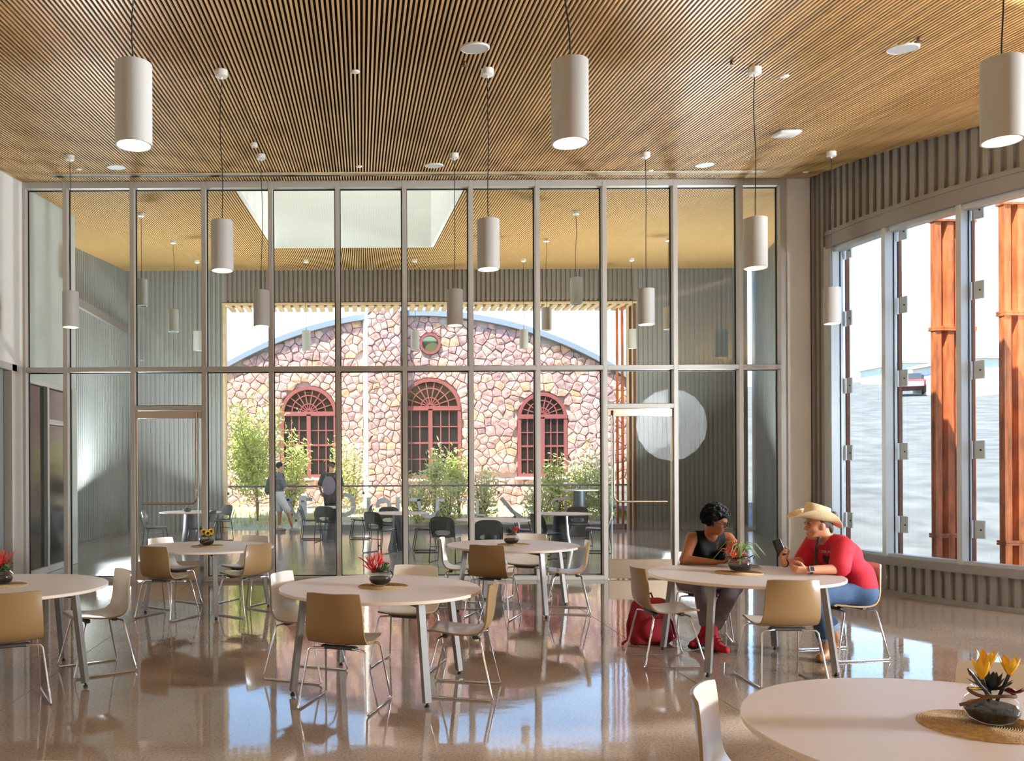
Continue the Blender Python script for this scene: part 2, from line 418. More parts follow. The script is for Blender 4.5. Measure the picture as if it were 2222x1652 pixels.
# side wall (white above, glazed frame below near the glass wall)
wl = node('wall_left', kind='structure')
def wallbox(name, parent, y0, y1, z0, z1a, m, x0=XL - .2, x1=XL, top=None):
    t = top or (lambda y: z1a)
    MB().add([(x0,y0,z0),(x1,y0,z0),(x1,y1,z0),(x0,y1,z0),(x0,y0,t(y0)),(x1,y0,t(y0)),(x1,y1,t(y1)),(x0,y1,t(y1))],
             [(0,3,2,1),(4,5,6,7),(0,1,5,4),(1,2,6,5),(2,3,7,6),(3,0,4,7)]).build(name, m, parent)
wallbox('upper_wall', wl, YB, YG + .1, 3.12, 0, M['plaster'], top=lambda y: zc(y) + .05)
wallbox('lower_wall', wl, YB, 9.2, 0, 3.12, M['plaster'])
d = node('door_3', kind='structure')
for (y0, y1, z0, z1) in ((9.2, 12.3, 3.02, 3.12), (12.13, 12.5, 0, 3.12), (9.2, 9.3, 0, 3.12)):
    MB().bbox(XL - .16, XL + .015, y0, y1, z0, z1, .006).build('door_frame', M['frame'], d)
MB().box(XL - .1, XL - .07, 9.3, 12.02, 0.02, 3.02).build('sliding_panel', M['panel_grey'], d)
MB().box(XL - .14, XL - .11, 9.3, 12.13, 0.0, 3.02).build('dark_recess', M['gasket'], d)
wb = MB().box(XL - .2, XR, YB - .2, YB, 0, 3.75).build('wall_back', M['back_wall']); wb['kind'] = 'structure'
MB().box(XR, XR + .2, YB, ACY - AR, 0, 5.2).build('wall_side', M['plaster'])['kind'] = 'structure'

# white column at the corner
col = MB().bbox(6.17, 6.505, YG - .02, YG + .22, 0, zc(YG) + .06, .004).build('wall_corner', M['plaster']); col['kind'] = 'structure'

# ribbed curved wall
def ribbed(pts_fn, s0, s1, z0f, z1f, pitch=0.125, depth=0.04, thick=0.03):
    """trapezoid ribs along a path; pts_fn(s, d) gives the plan point pushed back by d"""
    prof = [(0.0, 0), (0.50, 0), (0.58, depth), (0.92, depth), (1.0, 0)]
    plan = []; s = s0
    while s < s1:
        for (t, dd) in prof[:-1]:
            q = s + t * pitch
            if q > s1: break
            plan.append((q, dd))
        s += pitch
    plan.append((s1, 0))
    front = [pts_fn(q, dd) for q, dd in plan]; back = [pts_fn(q, depth + thick) for q, dd in plan]
    mb = MB(); n = len(plan); vs = []
    for row, zf in ((front, z0f), (front, z1f), (back, z0f), (back, z1f)):
        vs += [(p[0], p[1], zf(p[0], p[1])) for p in row]
    fs = []
    for i in range(n - 1):
        fs.append((i, i+1, n+i+1, n+i)); fs.append((2*n+i+1, 2*n+i, 3*n+i, 3*n+i+1))
        fs.append((n+i, n+i+1, 3*n+i+1, 3*n+i)); fs.append((i+1, i, 2*n+i, 2*n+i+1))
    fs += [(0, n, 3*n, 2*n), (n-1, 3*n-1, 4*n-1, 2*n-1)]
    mb.add(vs, fs); return mb
arcf = lambda s, d: arc(s / AR, d)
wr = node('wall_right', kind='structure')
PH0, PHS, NP = 0.06, 0.16, 9
S1 = (PH0 + PHS * NP) * AR
ZS, ZG0, ZG1, ZH = 0.385, 0.52, 4.6, 4.885
ribbed(arcf, -0.22, S1, lambda x, y: ZH - .02, lambda x, y: zc(y) + .05).build('upper_ribbed_panel', M['metal_wall'], wr, fix=False)
ribbed(arcf, PH0 * AR - .04, S1, lambda x, y: 0.05, lambda x, y: ZS + .02).build('lower_ribbed_panel', M['metal_wall'], wr, fix=False)
ribbed(arcf, -0.22, PH0 * AR - .03, lambda x, y: 0.02, lambda x, y: ZH).build('end_ribbed_panel', M['metal_wall'], wr, fix=False)
ribbed(arcf, S1 + .05, 1.57 * AR, lambda x, y: 0.02, lambda x, y: zc(y) + .05).build('far_ribbed_panel', M['metal_wall'], wr, fix=False)
def arcbox(s0, s1, d0, d1, z0, z1, n):
    mb = MB(); rows = []
    for i in range(n + 1):
        ph = (s0 + (s1 - s0) * i / n) / AR
        a, c = arc(ph, d0), arc(ph, d1)
        rows.append([(*a, z0), (*a, z1), (*c, z1), (*c, z0)])
    mb.grid(rows, closed=True); mb.f += [(3, 2, 1, 0)]; k = n * 4; mb.f += [(k, k+1, k+2, k+3)]; mb.m += [0, 0]
    return mb
arcbox(-0.02, S1, -0.02, 0.03, 0.0, 0.06, 60).build('base_trim', M['trim_grey'], wr)
win = node('window_2', kind='structure')
arcbox(PH0 * AR - .06, S1, -0.03, 0.12, ZG1 + .06, ZH, 60).build('window_head', M['trim_grey'], win)
arcbox(PH0 * AR - .05, S1, -0.045, 0.02, ZH - .05, ZH + .005, 60).build('head_trim', M['trim_grey'], win)
arcbox(PH0 * AR - .06, S1, -0.04, 0.16, ZS, ZG0 - .04, 60).build('window_sill', M['trim_grey'], win)
for k in range(NP + 1):
    s = (PH0 + PHS * k) * AR
    arcbox(s - .03, s + .03, -0.005, 0.17, ZG0 - .05, ZG1 + .07, 1).build('mullion', M['frame_light'], win)
    if k < NP:
        s2 = s + PHS * AR
        arcbox(s + .03, s2 - .03, 0.03, 0.16, ZG1, ZG1 + .07, 3).build('head_bar', M['frame_light'], win)
        arcbox(s + .03, s2 - .03, 0.03, 0.16, ZG0 - .05, ZG0, 3).build('sill_bar', M['frame_light'], win)
        a, c = arc((s + .03) / AR, .125), arc((s2 - .03) / AR, .125)
        MB().bar((*a, (ZG0 + ZG1) / 2), (*c, (ZG0 + ZG1) / 2), .008, ZG1 - ZG0).build('pane', M['glass_haze'], win)
        g = MB()
        for (q) in (s + .034, s2 - .034):
            a = arc(q / AR, .122); a2 = arc(q / AR, .132)
            g.bar((*a, ZG0), (*a, ZG1), .010, .014)
        g.build('gasket', M['gasket'], win)
    # weathering-steel blade behind each mullion, with white clamps
arcbox(PH0 * AR - .14, PH0 * AR - .03, -0.01, 0.10, ZS, ZG1 + .1, 2).build('window_jamb', M['frame_light'], win)
for k in range(5):
    s = (PH0 + PHS * k) * AR - .02
    v = thing('steel_blade', ['narrow rusted steel blade with white clamps outside the pane beside the corner',
        'narrow rusted steel blade with white clamps outside the second pane from the corner',
        'narrow rusted steel blade with white clamps outside the third pane from the corner',
        'narrow rusted steel blade with white clamps outside the fourth curved pane',
        'narrow rusted steel blade with white clamps outside the fifth curved pane'][k], 'steel blade', (*arc(s / AR, .24), 0), 0, 'rusted blades outside the curved window')
    th = s / AR; tx = Vector((math.sin(th), -math.cos(th), 0)); nx = Vector((math.cos(th), math.sin(th), 0))
    R = Matrix((( tx.x, nx.x, 0, 0), (tx.y, nx.y, 0, 0), (0, 0, 1, 0), (0, 0, 0, 1)))
    MB().box(-.01, .02, -.01, .04, -0.1, ZG1 + .5, R).build('blade', M['rust_dark'], v)
    MB().box(-.018, -.010, .0, .04, -0.1, ZG1 + .5, R).build('edge_plate', M['rust'], v)
    for q in range(5):
        z = 0.78 + q * 0.93
        MB().box(.0, .022, -.075, -.01, z, z + .21, R).build('clip', M['bracket'], v)
        MB().box(.055, .165, -.030, -.012, z, z + .21, R).build('clamp_plate', M['bracket'], v)
        MB().lathe([(0, 0), (.010, 0), (.010, .008), (0, .008)], 8, M=R @ Matrix.Translation((.125, -.030, z + .10)) @ Matrix.Rotation(PI/2, 4, 'X')).build('bolt', M['gasket'], v)

# ---------------------------------------------------------------- glass wall
def gx(px): return (px - PX) * YG / F
MPX = [52, 142.5, 288, 443.5, 589, 734.5, 880, 1024.5, 1169, 1314.5, 1468, 1610, 1700]
MX = [gx(p) for p in MPX]
ZT, ZB = zc(YG), 0.0
gw = node('window_1', kind='structure')
FW, FD = 0.064, 0.17
y0, y1 = YG, YG + FD
for i, x in enumerate(MX):
    MB().bbox(x - FW/2, x + FW/2, y0, y1, 0, ZT + .02, .003).build('mullion', M['frame'], gw)
tz0, tz1 = 3.045, 3.112
DOORS = {2: 2.485, 9: 2.485}
for i in range(12):
    xa, xb = MX[i] + FW/2, MX[i+1] - FW/2
    MB().bbox(xa, xb, y0 + .002, y1, tz0, tz1, .003).build('transom', M['frame'], gw)
    MB().bbox(xa, xb, y0 + .002, y1, ZT - .085, ZT + .02, .003).build('head_rail', M['frame'], gw)
    lows = [(tz1, ZT - .085)]
    if i in DOORS:
        h = DOORS[i]
        MB().bbox(xa, xb, y0 + .001, y1, h, h + .065, .003).build('door_header', M['frame'], gw)
        lows.append((h + .065, tz0))
    else:
        MB().bbox(xa, xb, y0 + .002, y1, 0, .06, .003).build('sill_rail', M['frame'], gw)
        lows.append((.06, tz0))
    for (a, c) in lows:
        MB().box(xa + .012, xb - .012, YG + .118, YG + .126, a + .012, c - .012).build('pane', M['glass'], gw)
        g = MB(); e = .014
        for (p, q, r, t) in ((xa, xa + e, a, c), (xb - e, xb, a, c), (xa + e, xb - e, a, a + e), (xa + e, xb - e, c - e, c)):
            g.box(p, q, YG + .112, YG + .132, r, t)
        g.build('gasket', M['gasket'], gw)
MB().box(MX[0] - .1, MX[0] - FW/2, y0 + .01, y1, 0, ZT).build('end_filler', M['frame'], gw)
MB().box(MX[12] + FW/2, 6.18, y0 + .01, y1, 0, ZT).build('end_filler', M['frame'], gw)
for di, (i, hinge) in enumerate(((2, 1), (9, 0))):
    xa, xb = MX[i] + FW/2 + .012, MX[i+1] - FW/2 - .012; h = DOORS[i]
    D = node('door_%d' % (di + 1), kind='structure')
    MB().bbox(xa, xb, YG + .04, YG + .09, h - .115, h - .01, .004).build('top_rail', M['steel'], D)
    MB().bbox(xa, xb, YG + .04, YG + .09, .015, .29, .004).build('kick_rail', M['steel'], D)
    MB().box(xa, xb, YG + .06, YG + .07, .29, h - .115).build('pane', M['glass_door'], D)
    for x in (xa - .004, xb - .006):
        MB().box(x, x + .01, YG + .045, YG + .085, .29, h - .115).build('edge_strip', M['steel'], D)
    sgn = -1 if hinge else 1
    xv = (xb - .075) if hinge else (xa + .075)
    ze = 1.13; xe = (xa + .09) if hinge else (xb - .09); rr = .09
    pts = [(xv, YG + .01, h - .03), (xv, YG + .01, 1.6), (xv, YG + .01, ze + rr)]
    for k in range(1, 7):
        a = PI / 2 * k / 6
        pts.append((xv + sgn * rr * (1 - math.cos(a)), YG + .01, ze + rr - rr * math.sin(a)))
    pts.append((xe, YG + .01, ze))
    hd = MB().tube(pts, .016, 10).build('pull_handle', M['steel'], D, smooth=60)
    MB().tube([(xv + sgn * -.03, YG + .015, h - .1), (xv + sgn * -.03, YG + .015, .3)], .008, 8).build('lock_rod', M['frame_light'], D, smooth=60)
    for z in (h - .1, 1.75):
        MB().tube([(xv, YG + .01, z), (xv, YG + .06, z)], .010, 8).build('handle_mount', M['steel'], D, smooth=60)

# linear diffuser in the ceiling
ld = thing('slot_diffuser', 'long black linear air diffuser slot across the slatted ceiling', 'air diffuser', (0, 0, 0))
ya = 12.0
xa, xb = -4.30, 5.60
for (dy) in (-.02, .055, .13):
    MB().bar((xa, ya + dy, zc(ya + dy) - .008), (xb, ya + dy, zc(ya + dy) - .012), .016, .012).build('blade', M['timber'], ld)
MB().bar((xa, ya + .055, zc(ya + .055) - .004), (xb, ya + .055, zc(ya + .055) - .004), .21, .006).build('slot', M['gasket'], ld)

# things on the ceiling
def ceil_at(px, py):
    py = py + (px - PX) * ROLL; u = PY - py
    Y = F * (zc(0) - HC) / (u - F * sl)
    return Vector(((px - PX) / F * Y, Y, zc(Y)))
TILT = math.atan(sl)
def on_ceiling(name, label, cat, px, py, group, parts):
    p = ceil_at(px, py); t = thing(name, label, cat, p, 0, group); t.rotation_euler = (TILT, 0, 0)
    for nm, mbx, m in parts: mbx.build(nm, m, t, smooth=50)
def disc(r, h, rim):
    return [('rim', MB().lathe([(r, .01), (r, -h), (r - rim, -h - .004), (r - rim, -h + .004)], 28), M['white']),
            ('grille', MB().lathe([(0, -h - .001), (r - rim, -h - .001), (r - rim, .004), (0, .004)], 28), M['frame_light'])]
for (px, py, lab) in ((1035, 104, 'round white ceiling speaker above the nearest row of pendants, beside the middle pendant'),
                      (1964, 105, 'round white ceiling speaker out toward the ribbed wall'),
                      (945, 359, 'round white ceiling speaker beside the slot diffuser, over the middle of the glass wall'),
                      (1532, 358, 'round white ceiling speaker beside the slot diffuser, over the door near the corner'),
                      (255, 363, 'round white ceiling speaker beside the slot diffuser, over the door near the white wall')):
    on_ceiling('ceiling_speaker', lab, 'speaker', px, py, 'round ceiling speakers', disc(.125, .008, .012))
for (px, py, lab) in ((775, 155, 'small white round cap in the ceiling, over the middle of the room'), (1706, 165, 'small white round cap beside the middle-row pendant near the ribbed wall'),
                      (175, 367, 'small white round cap by the slot diffuser, near the white wall'), (1414, 370, 'small white round cap by the slot diffuser, beneath the fourth far pendant canopy'),
                      (1752, 373, 'small white round cap at the corner of ceiling and ribbed wall'), (782, 361, 'small white round cap by the slot diffuser, over the middle of the glass wall')):
    on_ceiling('sprinkler_cover', lab, 'cap', px, py, 'white caps in the slatted ceiling', [('plate', MB().lathe([(0, -.012), (.036, -.012), (.042, -.006), (.042, .004), (0, .004)], 20), M['white'])])
for (px, py, lab) in ((1012, 133, 'small bronze sprinkler head below the speaker by the middle pendant'), (329, 134, 'small bronze sprinkler head behind the lit pendant nearest the white wall'),
                      (1592, 132, 'small bronze sprinkler head between the middle-row pendants'), (1998, 80, 'small bronze sprinkler head beside the speaker toward the ribbed wall')):
    on_ceiling('ceiling_sprinkler', lab, 'sprinkler', px, py, 'bronze sprinkler heads',
               [('body', MB().lathe([(0, .0), (.014, 0), (.016, -.02), (.010, -.035), (0, -.035)], 12), M['brass_dull']), ('deflector', MB().lathe([(0, -.040), (.030, -.040), (.030, -.035), (0, -.035)], 12), M['brass_dull'])])
on_ceiling('access_point', 'flat rounded white wireless box on the slatted ceiling', 'access point', 1710, 286, None,
           [('case', MB().bbox(-.13, .13, -.13, .13, -.045, .002, .02), M['white']), ('lamp_dot', MB().lathe([(0, -.0465), (.006, -.0465), (.006, -.044), (0, -.044)], 8), M['frame_light'])])
on_ceiling('sensor_box', 'tiny white sensor box near the second far pendant canopy', 'sensor', 555, 310, None,
           [('case', MB().bbox(-.035, .035, -.05, .05, -.05, .002, .008), M['white']), ('lens', MB().lathe([(0, -.056), (.012, -.054), (.014, -.048), (0, -.048)], 10), M['off'])])

# ---------------------------------------------------------------- pendants
LL, LR = 0.45, 0.102
def pendant(X, Y, zb, ztop, lit, label, group, sway=0.02, seed=0):
    t = thing('pendant_lamp', label, 'pendant lamp', (X, Y, zb), 0, group)
    H = ztop - zb
    MB().lathe([(LR - .016, .03), (LR - .010, 0), (LR, 0), (LR, LL), (LR - .01, LL + .004), (0, LL + .004)], 32).build('lamp_shade', M['pendant'], t, smooth=50)
    MB().lathe([(0, .020), (LR - .018, .020), (LR - .018, .03), (0, .03)], 28).build('diffuser', M['glow' if lit else 'off'], t)
    MB().lathe([(0, H), (.058, H), (.058, H - .055), (.05, H - .06), (.012, H - .062), (.010, H - .085), (0, H - .085)], 20).build('canopy', M['white'], t, smooth=40)
    rnd = random.Random(seed); a = rnd.uniform(-1, 1) * sway; b = rnd.uniform(-1, 1) * sway
    pts = []
    for k in range(17):
        q = k / 16; z = LL + (H - .08 - LL) * q
        e = math.sin(PI * q)
        pts.append((a * e * math.sin(q * 5 + seed), b * e, z))
    MB().tube(pts, .0045, 6).build('cord', M['cord'], t, smooth=60)
    return t
ROW = {'near': 4.82, 'middle': 7.88, 'far': 10.98}
k = 0
for (row, X, lab) in (('near', -1.26, 'lit white cylinder pendant hanging closest, toward the white side wall'), ('near', 1.167, 'lit white cylinder pendant hanging closest, over the middle of the room'),
                      ('near', 3.57, 'lit white cylinder pendant hanging closest, cut off by the picture edge near the ribbed wall'),
                      ('middle', -1.26, 'lit white pendant of the middle row, toward the white side wall'), ('middle', 1.16, 'lit white pendant of the middle row, over the middle of the room'),
                      ('middle', 3.59, 'lit white pendant of the middle row, above the two seated people'),
                      ('far', -3.68, 'small lit pendant of the far row, first from the white side wall'), ('far', -1.26, 'small lit pendant of the far row, second from the white side wall'),
                      ('far', 1.19, 'small lit pendant of the far row, third from the white side wall'), ('far', 3.615, 'small lit pendant of the far row, in front of the door near the corner'),
                      ('far', 5.97, 'small lit pendant of the far row, in front of the ribbed wall and curved window')):
    Y = ROW[row]; k += 1
    pendant(X, Y, 3.435, zc(Y), True, lab, 'lit pendants in the room', .03, k)
for (Y, X, lab) in ((14.8, -3.75, 'unlit pendant in the courtyard just behind the glass, near the white wall'), (14.8, 3.68, 'unlit pendant in the courtyard just behind the glass, before the opening'),
                    (17.6, -3.81, 'unlit courtyard pendant in the second row, near the long ribbed wall'), (17.6, 3.77, 'unlit courtyard pendant in the second row, half hidden by a mullion'), (17.6, 6.25, 'unlit courtyard pendant in the second row, beside a mullion above the door'),
                    (20.4, -3.85, 'unlit courtyard pendant of the last row, on the ribbed wall beside the opening'), (20.4, -1.29, 'unlit courtyard pendant of the last row, before the sloping gable edge and white sky'),
                    (20.4, 1.27, 'unlit courtyard pendant of the last row, beside the round stone-wall window'), (20.4, 3.83, 'unlit courtyard pendant of the last row, before the falling side of the gable'), (20.4, 6.38, 'unlit courtyard pendant of the last row, at the timber jamb of the opening')):
    k += 1
    pendant(X, Y, 4.42, zo(Y), False, lab, 'unlit courtyard pendants', .03, k)

# white photographer's umbrella (its reflection shows in the glass wall)
um = thing('photo_umbrella', 'open white photo umbrella on a stand beside the curved window, reflected in glass', 'umbrella', (6.75, 6.3, 0), 0)
ax = (Vector((2.0, 12.5, 2.3)) - Vector((6.75, 6.3, 2.55))).normalized(); q = ax.to_track_quat('Z', 'Y').to_matrix().to_4x4()
T0 = Matrix.Translation((0, 0, 2.55)) @ q @ Matrix.Rotation(PI, 4, 'X')
MB().lathe([(0.0, -.30), (.20, -.28), (.42, -.20), (.60, -.08), (.80, .08)], 16, M=T0).build('canopy', M['translucent'], um, smooth=20)
for kk in range(8):
    an = kk * PI / 4
    MB().tube([T0 @ Vector((r * math.cos(an), r * math.sin(an), z)) for r, z in ((0, -.29), (.20, -.27), (.42, -.19), (.60, -.07), (.80, .08))], .004, 5).build('rib', M['wire'], um)
MB().tube([T0 @ Vector((0, 0, -.32)), T0 @ Vector((0, 0, .55))], .006, 6).build('shaft', M['wire'], um)
MB().tube([(0, 0, 0.6), tuple(T0 @ Vector((0, 0, .5)))], .012, 8).build('pole', M['wire'], um)
for kk in range(3):
    an = kk * 2 * PI / 3
    MB().tube([(0, 0, .62), (.45 * math.cos(an), .45 * math.sin(an), .012)], .009, 6).build('leg', M['wire'], um)
lamp('strobe_lamp', 'SPOT', T0 @ Vector((0, 0, .5)) + Vector((6.75, 6.3, 0)), 8000, (.82, .91, 1), target=Vector((6.75, 6.3, 0)) + T0 @ Vector((0, 0, -.3)), spot_size=2.3, spot_blend=.3, shadow_soft_size=.06)
# ---------------------------------------------------------------- courtyard shell
YE = 22.2
def xr(Y): return 6.92 + (Y - 12.85) * 0.33     # slanting side wall of the courtyard
def clip(poly, a, bb, c):
    """keep a*x + bb*z <= c"""
    out = []
    for i in range(len(poly)):
        p, q = poly[i], poly[(i + 1) % len(poly)]
        dp, dq = a * p[0] + bb * p[1] - c, a * q[0] + bb * q[1] - c
        if dp <= 0: out.append(p)
        if (dp < 0 < dq) or (dq < 0 < dp):
            t = dp / (dp - dq); out.append((p[0] + t * (q[0] - p[0]), p[1] + t * (q[1] - p[1])))
    return out
def slabpoly(poly, z0, z1):
    n = len(poly); f0 = z0 if callable(z0) else (lambda y: z0); f1 = z1 if callable(z1) else (lambda y: z1)
    return MB().add([(x, y, f0(y)) for x, y in poly] + [(x, y, f1(y)) for x, y in poly], [tuple(range(n - 1, -1, -1)), tuple(range(n, 2*n))] + [(k, (k+1) % n, n + (k+1) % n, n + k) for k in range(n)])
XRC = 6.92 - 12.85 * 0.33
def cut(x0, x1, y0, y1): return clip([(x0, y0), (x1, y0), (x1, y1), (x0, y1)], 1, -0.33, XRC + .1)
cf = node('floor_courtyard', kind='structure')
slabpoly(cut(-8.2, 10.2, YG + .12, 23.0), -0.12, -0.008).build('floor_base', M['joint'], cf)
xs = [-8.2, -5.0, -2.46, 0.02, 2.51, 5.0, 7.5, 10.2]; ys = [YG + .12, 15.2, 17.7, 20.2, 22.98]
for i in range(len(xs) - 1):
    for j in range(len(ys) - 1):
        pq = cut(xs[i] + .004, xs[i+1] - .004, ys[j] + .004, ys[j+1] - .004)
        if len(pq) > 2: slabpoly(pq, -0.02, -0.002).build('slab', M['floor_out'], cf)
# ceiling with a skylight
SX0, SX1, SY_0, SY_1 = -1.82, 1.50, 12.95, 18.5
co = node('ceiling_courtyard', kind='structure')
def deck(x0, x1, a, b_):
    slabpoly(cut(x0, x1, a, b_), lambda y: zo(y) + .036, lambda y: zo(y) + .25).build('ceiling_deck', M['black'], co)
deck(-8.2, SX0 - .03, YG + .1, 23.0); deck(SX1 + .03, 10.2, YG + .1, 23.0); deck(SX0 - .03, SX1 + .03, YG + .1, SY_0 - .03); deck(SX0 - .03, SX1 + .03, SY_1 + .03, 23.0)
mb = MB(); X = -7.6
def slat_seg(mb, X, a, b_):
    mb.add([(X-.009,a,zo(a)),(X+.009,a,zo(a)),(X+.009,b_,zo(b_)),(X-.009,b_,zo(b_)),(X-.009,a,zo(a)+.024),(X+.009,a,zo(a)+.024),(X+.009,b_,zo(b_)+.024),(X-.009,b_,zo(b_)+.024)],
           [(0,3,2,1),(4,5,6,7),(0,1,5,4),(1,2,6,5),(2,3,7,6),(3,0,4,7)])
while X < 9.9:
    if SX0 - .03 < X < SX1 + .03: slat_seg(mb, X, SY_1 + .02, YE)
    else:
        ys_ = max(YG + .18, (X - XRC) / .33)
        if ys_ < YE - .1: slat_seg(mb, X, ys_, YE)
    X += .042
tag(mb.build('courtyard_slats', M['wood_out'], co), kind='stuff')
sk = node('window_skylight', kind='structure')
H = 2.6
for (x0, x1, a, b_) in ((SX0-.06, SX0, SY_0, SY_1), (SX1, SX1+.06, SY_0, SY_1), (SX0-.06, SX1+.06, SY_1, SY_1+.06), (SX0-.06, SX1+.06, SY_0-.06, SY_0)):
    MB().add([(x0,a,zo(a)-.01),(x1,a,zo(a)-.01),(x1,b_,zo(b_)-.01),(x0,b_,zo(b_)-.01),(x0,a,zo(SY_1)+H),(x1,a,zo(SY_1)+H),(x1,b_,zo(SY_1)+H),(x0,b_,zo(SY_1)+H)],
             [(0,3,2,1),(4,5,6,7),(0,1,5,4),(1,2,6,5),(2,3,7,6),(3,0,4,7)]).build('shaft_wall', M['white'], sk)
MB().box(SX0 - .05, SX1 + .05, SY_0 - .05, SY_1 + .05, zo(SY_1) + H - .3, zo(SY_1) + H - .27).build('diffusing_lid', M['translucent'], sk)  # unseen lid, added to soften the sun falling into the shaft
# walls of the courtyard
wf = node('wall_far', kind='structure')
OX0, OX1, OZ = -3.50, 7.0, 5.83
rf = lambda s, d: (s, YE + d)
ribbed(rf, -8.0, OX0, lambda x, y: 0, lambda x, y: zo(YE) + .05, .12, .035).build('ribbed_panel', M['metal_out'], wf, fix=False)
ribbed(rf, OX1, 9.9, lambda x, y: 0, lambda x, y: zo(YE) + .05, .12, .035).build('ribbed_panel', M['metal_out'], wf, fix=False)
ribbed(rf, OX0, OX1, lambda x, y: OZ, lambda x, y: zo(YE) + .05, .12, .035).build('ribbed_panel_over', M['metal_wall'], wf, fix=False)
MB().box(OX0, OX1, YE + .35, YE + .55, OZ + .02, 6.2).build('lintel', M['timber'], wf)
MB().bbox(OX0 - .06, OX1 + .06, YE - .02, YE + .03, OZ - .01, OZ + .05, .004).build('opening_head', M['timber'], wf)
x = OX0 + .05
while x < OX1 - .1:
    MB().box(x, x + .125, YE + .03, YE + .9, OZ - .03, OZ + .03).build('plank', M['timber'], wf); x += .215
MB().bbox(OX0 - .05, OX0 + .02, YE - .02, YE + .3, 0, OZ, .004).build('opening_jamb', M['timber'], wf)
for q in range(4):
    MB().bbox(OX1 - .30 + q * .085, OX1 - .245 + q * .085, YE + .55 - q * .17, YE + .62 - q * .17, 0, OZ, .004).build('batten', M['rust' if q < 2 else 'timber'], wf)
MB().box(OX1 - .02, OX1 + .03, YE - .02, YE + .5, 0, OZ).build('opening_jamb', M['rust_dark'], wf)
cl = node('wall_courtyard_left', kind='structure')
lf = lambda s, d: (-6.0 - d - .12 * max(0, (YE - s) / 7.0), s)
ribbed(lf, 15.0, YE, lambda x, y: 0, lambda x, y: 5.1 , .12, .035).build('ribbed_panel', M['metal_out'], cl, fix=False)
ribbed(lf, 15.0, YE, lambda x, y: 5.28, lambda x, y: zo(y) + .05, .12, .035).build('ribbed_panel_over', M['metal_out'], cl, fix=False)
MB().box(-6.2, -5.98, 15.0, YE, 5.1, 5.28).build('band_trim', M['trim_grey'], cl)
MB().box(-6.2, -5.985, 15.0, YE, 0, .06).build('base_trim', M['trim_grey'], cl)
# white side wall right behind the glass, with a glazed door
def wb4(name, x0, x1, a, b_, z0, m, par, z1=None):
    t = (lambda y: z1) if z1 else (lambda y: zo(y) + .05)
    MB().add([(x0,a,z0),(x1,a,z0),(x1,b_,z0),(x0,b_,z0),(x0,a,t(a)),(x1,a,t(a)),(x1,b_,t(b_)),(x0,b_,t(b_))],
             [(0,3,2,1),(4,5,6,7),(0,1,5,4),(1,2,6,5),(2,3,7,6),(3,0,4,7)]).build(name, m, par)
XW = -4.98
wb4('upper_wall', XW - .3, XW, YG + .18, 15.1, 3.02, M['concrete_wall'], cl)
MB().bbox(XW - .3, XW + .02, 14.86, 15.12, 0, 3.02, .004).build('column', M['concrete_wall'], cl)
MB().box(-6.25, XW - .28, 15.0, 15.1, 0, zo(15.1) + .1).build('return_panel', M['concrete_wall'], cl)
d4 = node('door_4', kind='structure')
for (a, b_, z0, z1) in ((12.75, 14.86, 2.94, 3.02), (12.75, 12.83, 0, 2.94), (14.78, 14.86, 0, 2.94), (13.72, 13.80, 0, 2.94), (12.83, 13.72, 0, .1), (13.80, 14.78, 0, .1), (13.80, 14.78, 2.36, 2.44)):
    MB().bbox(XW - .1, XW + .01, a, b_, z0, z1, .004).build('door_frame', M['frame_light'], d4)
for (a, b_, z0, z1) in ((12.83, 13.72, .1, 2.94), (13.80, 14.78, .1, 2.36), (13.80, 14.78, 2.44, 2.94)):
    MB().box(XW - .06, XW - .052, a, b_, z0, z1).build('pane', M['dark_pane'], d4)
MB().box(XW - 3.0, XW - .32, YG + .1, YG + .2, 0, 6).build('wall_courtyard_near', M['concrete_wall'])['kind'] = 'structure'
cr = node('wall_courtyard_right', kind='structure')
ribbed(lambda s, d: (xr(s) + d, s), YG + .22, YE, lambda x, y: 0, lambda x, y: zo(y) + .05, .12, .035).build('ribbed_panel', M['metal_out'], cr, fix=False)
MB().box(6.45, 6.93, YG + .22, YG + .3, 0, zo(YG) + .1).build('near_panel', M['concrete_wall'], cr)

# curb, railing with lettering
kb = MB().bbox(-1.55, OX1 - .02, 22.62, 22.95, -0.01, .14, .01).build('trim_curb', M['curb']); kb['kind'] = 'structure'
rl = thing('glass_railing', 'glass railing with a thin steel top rail and grey lettering across the opening', 'railing', (0, 0, 0))
YR = 22.45
MB().tube([(-3.46, YR, 1.17), (7.35, YR, 1.17)], .022, 8).build('top_rail', M['rail'], rl, smooth=60)
xq = -3.46
for kx in range(6):
    x2 = xq + 1.75
    MB().box(xq + .01, x2 - .01, YR - .006, YR + .006, .1 if kx else .02, 1.15).build('pane', M['glass_soft'], rl)
    for z in (.25, .95):
        MB().bbox(xq - .03, xq + .03, YR - .03, YR + .03, z, z + .07, .006).build('clip', M['rail'], rl)
    xq = x2
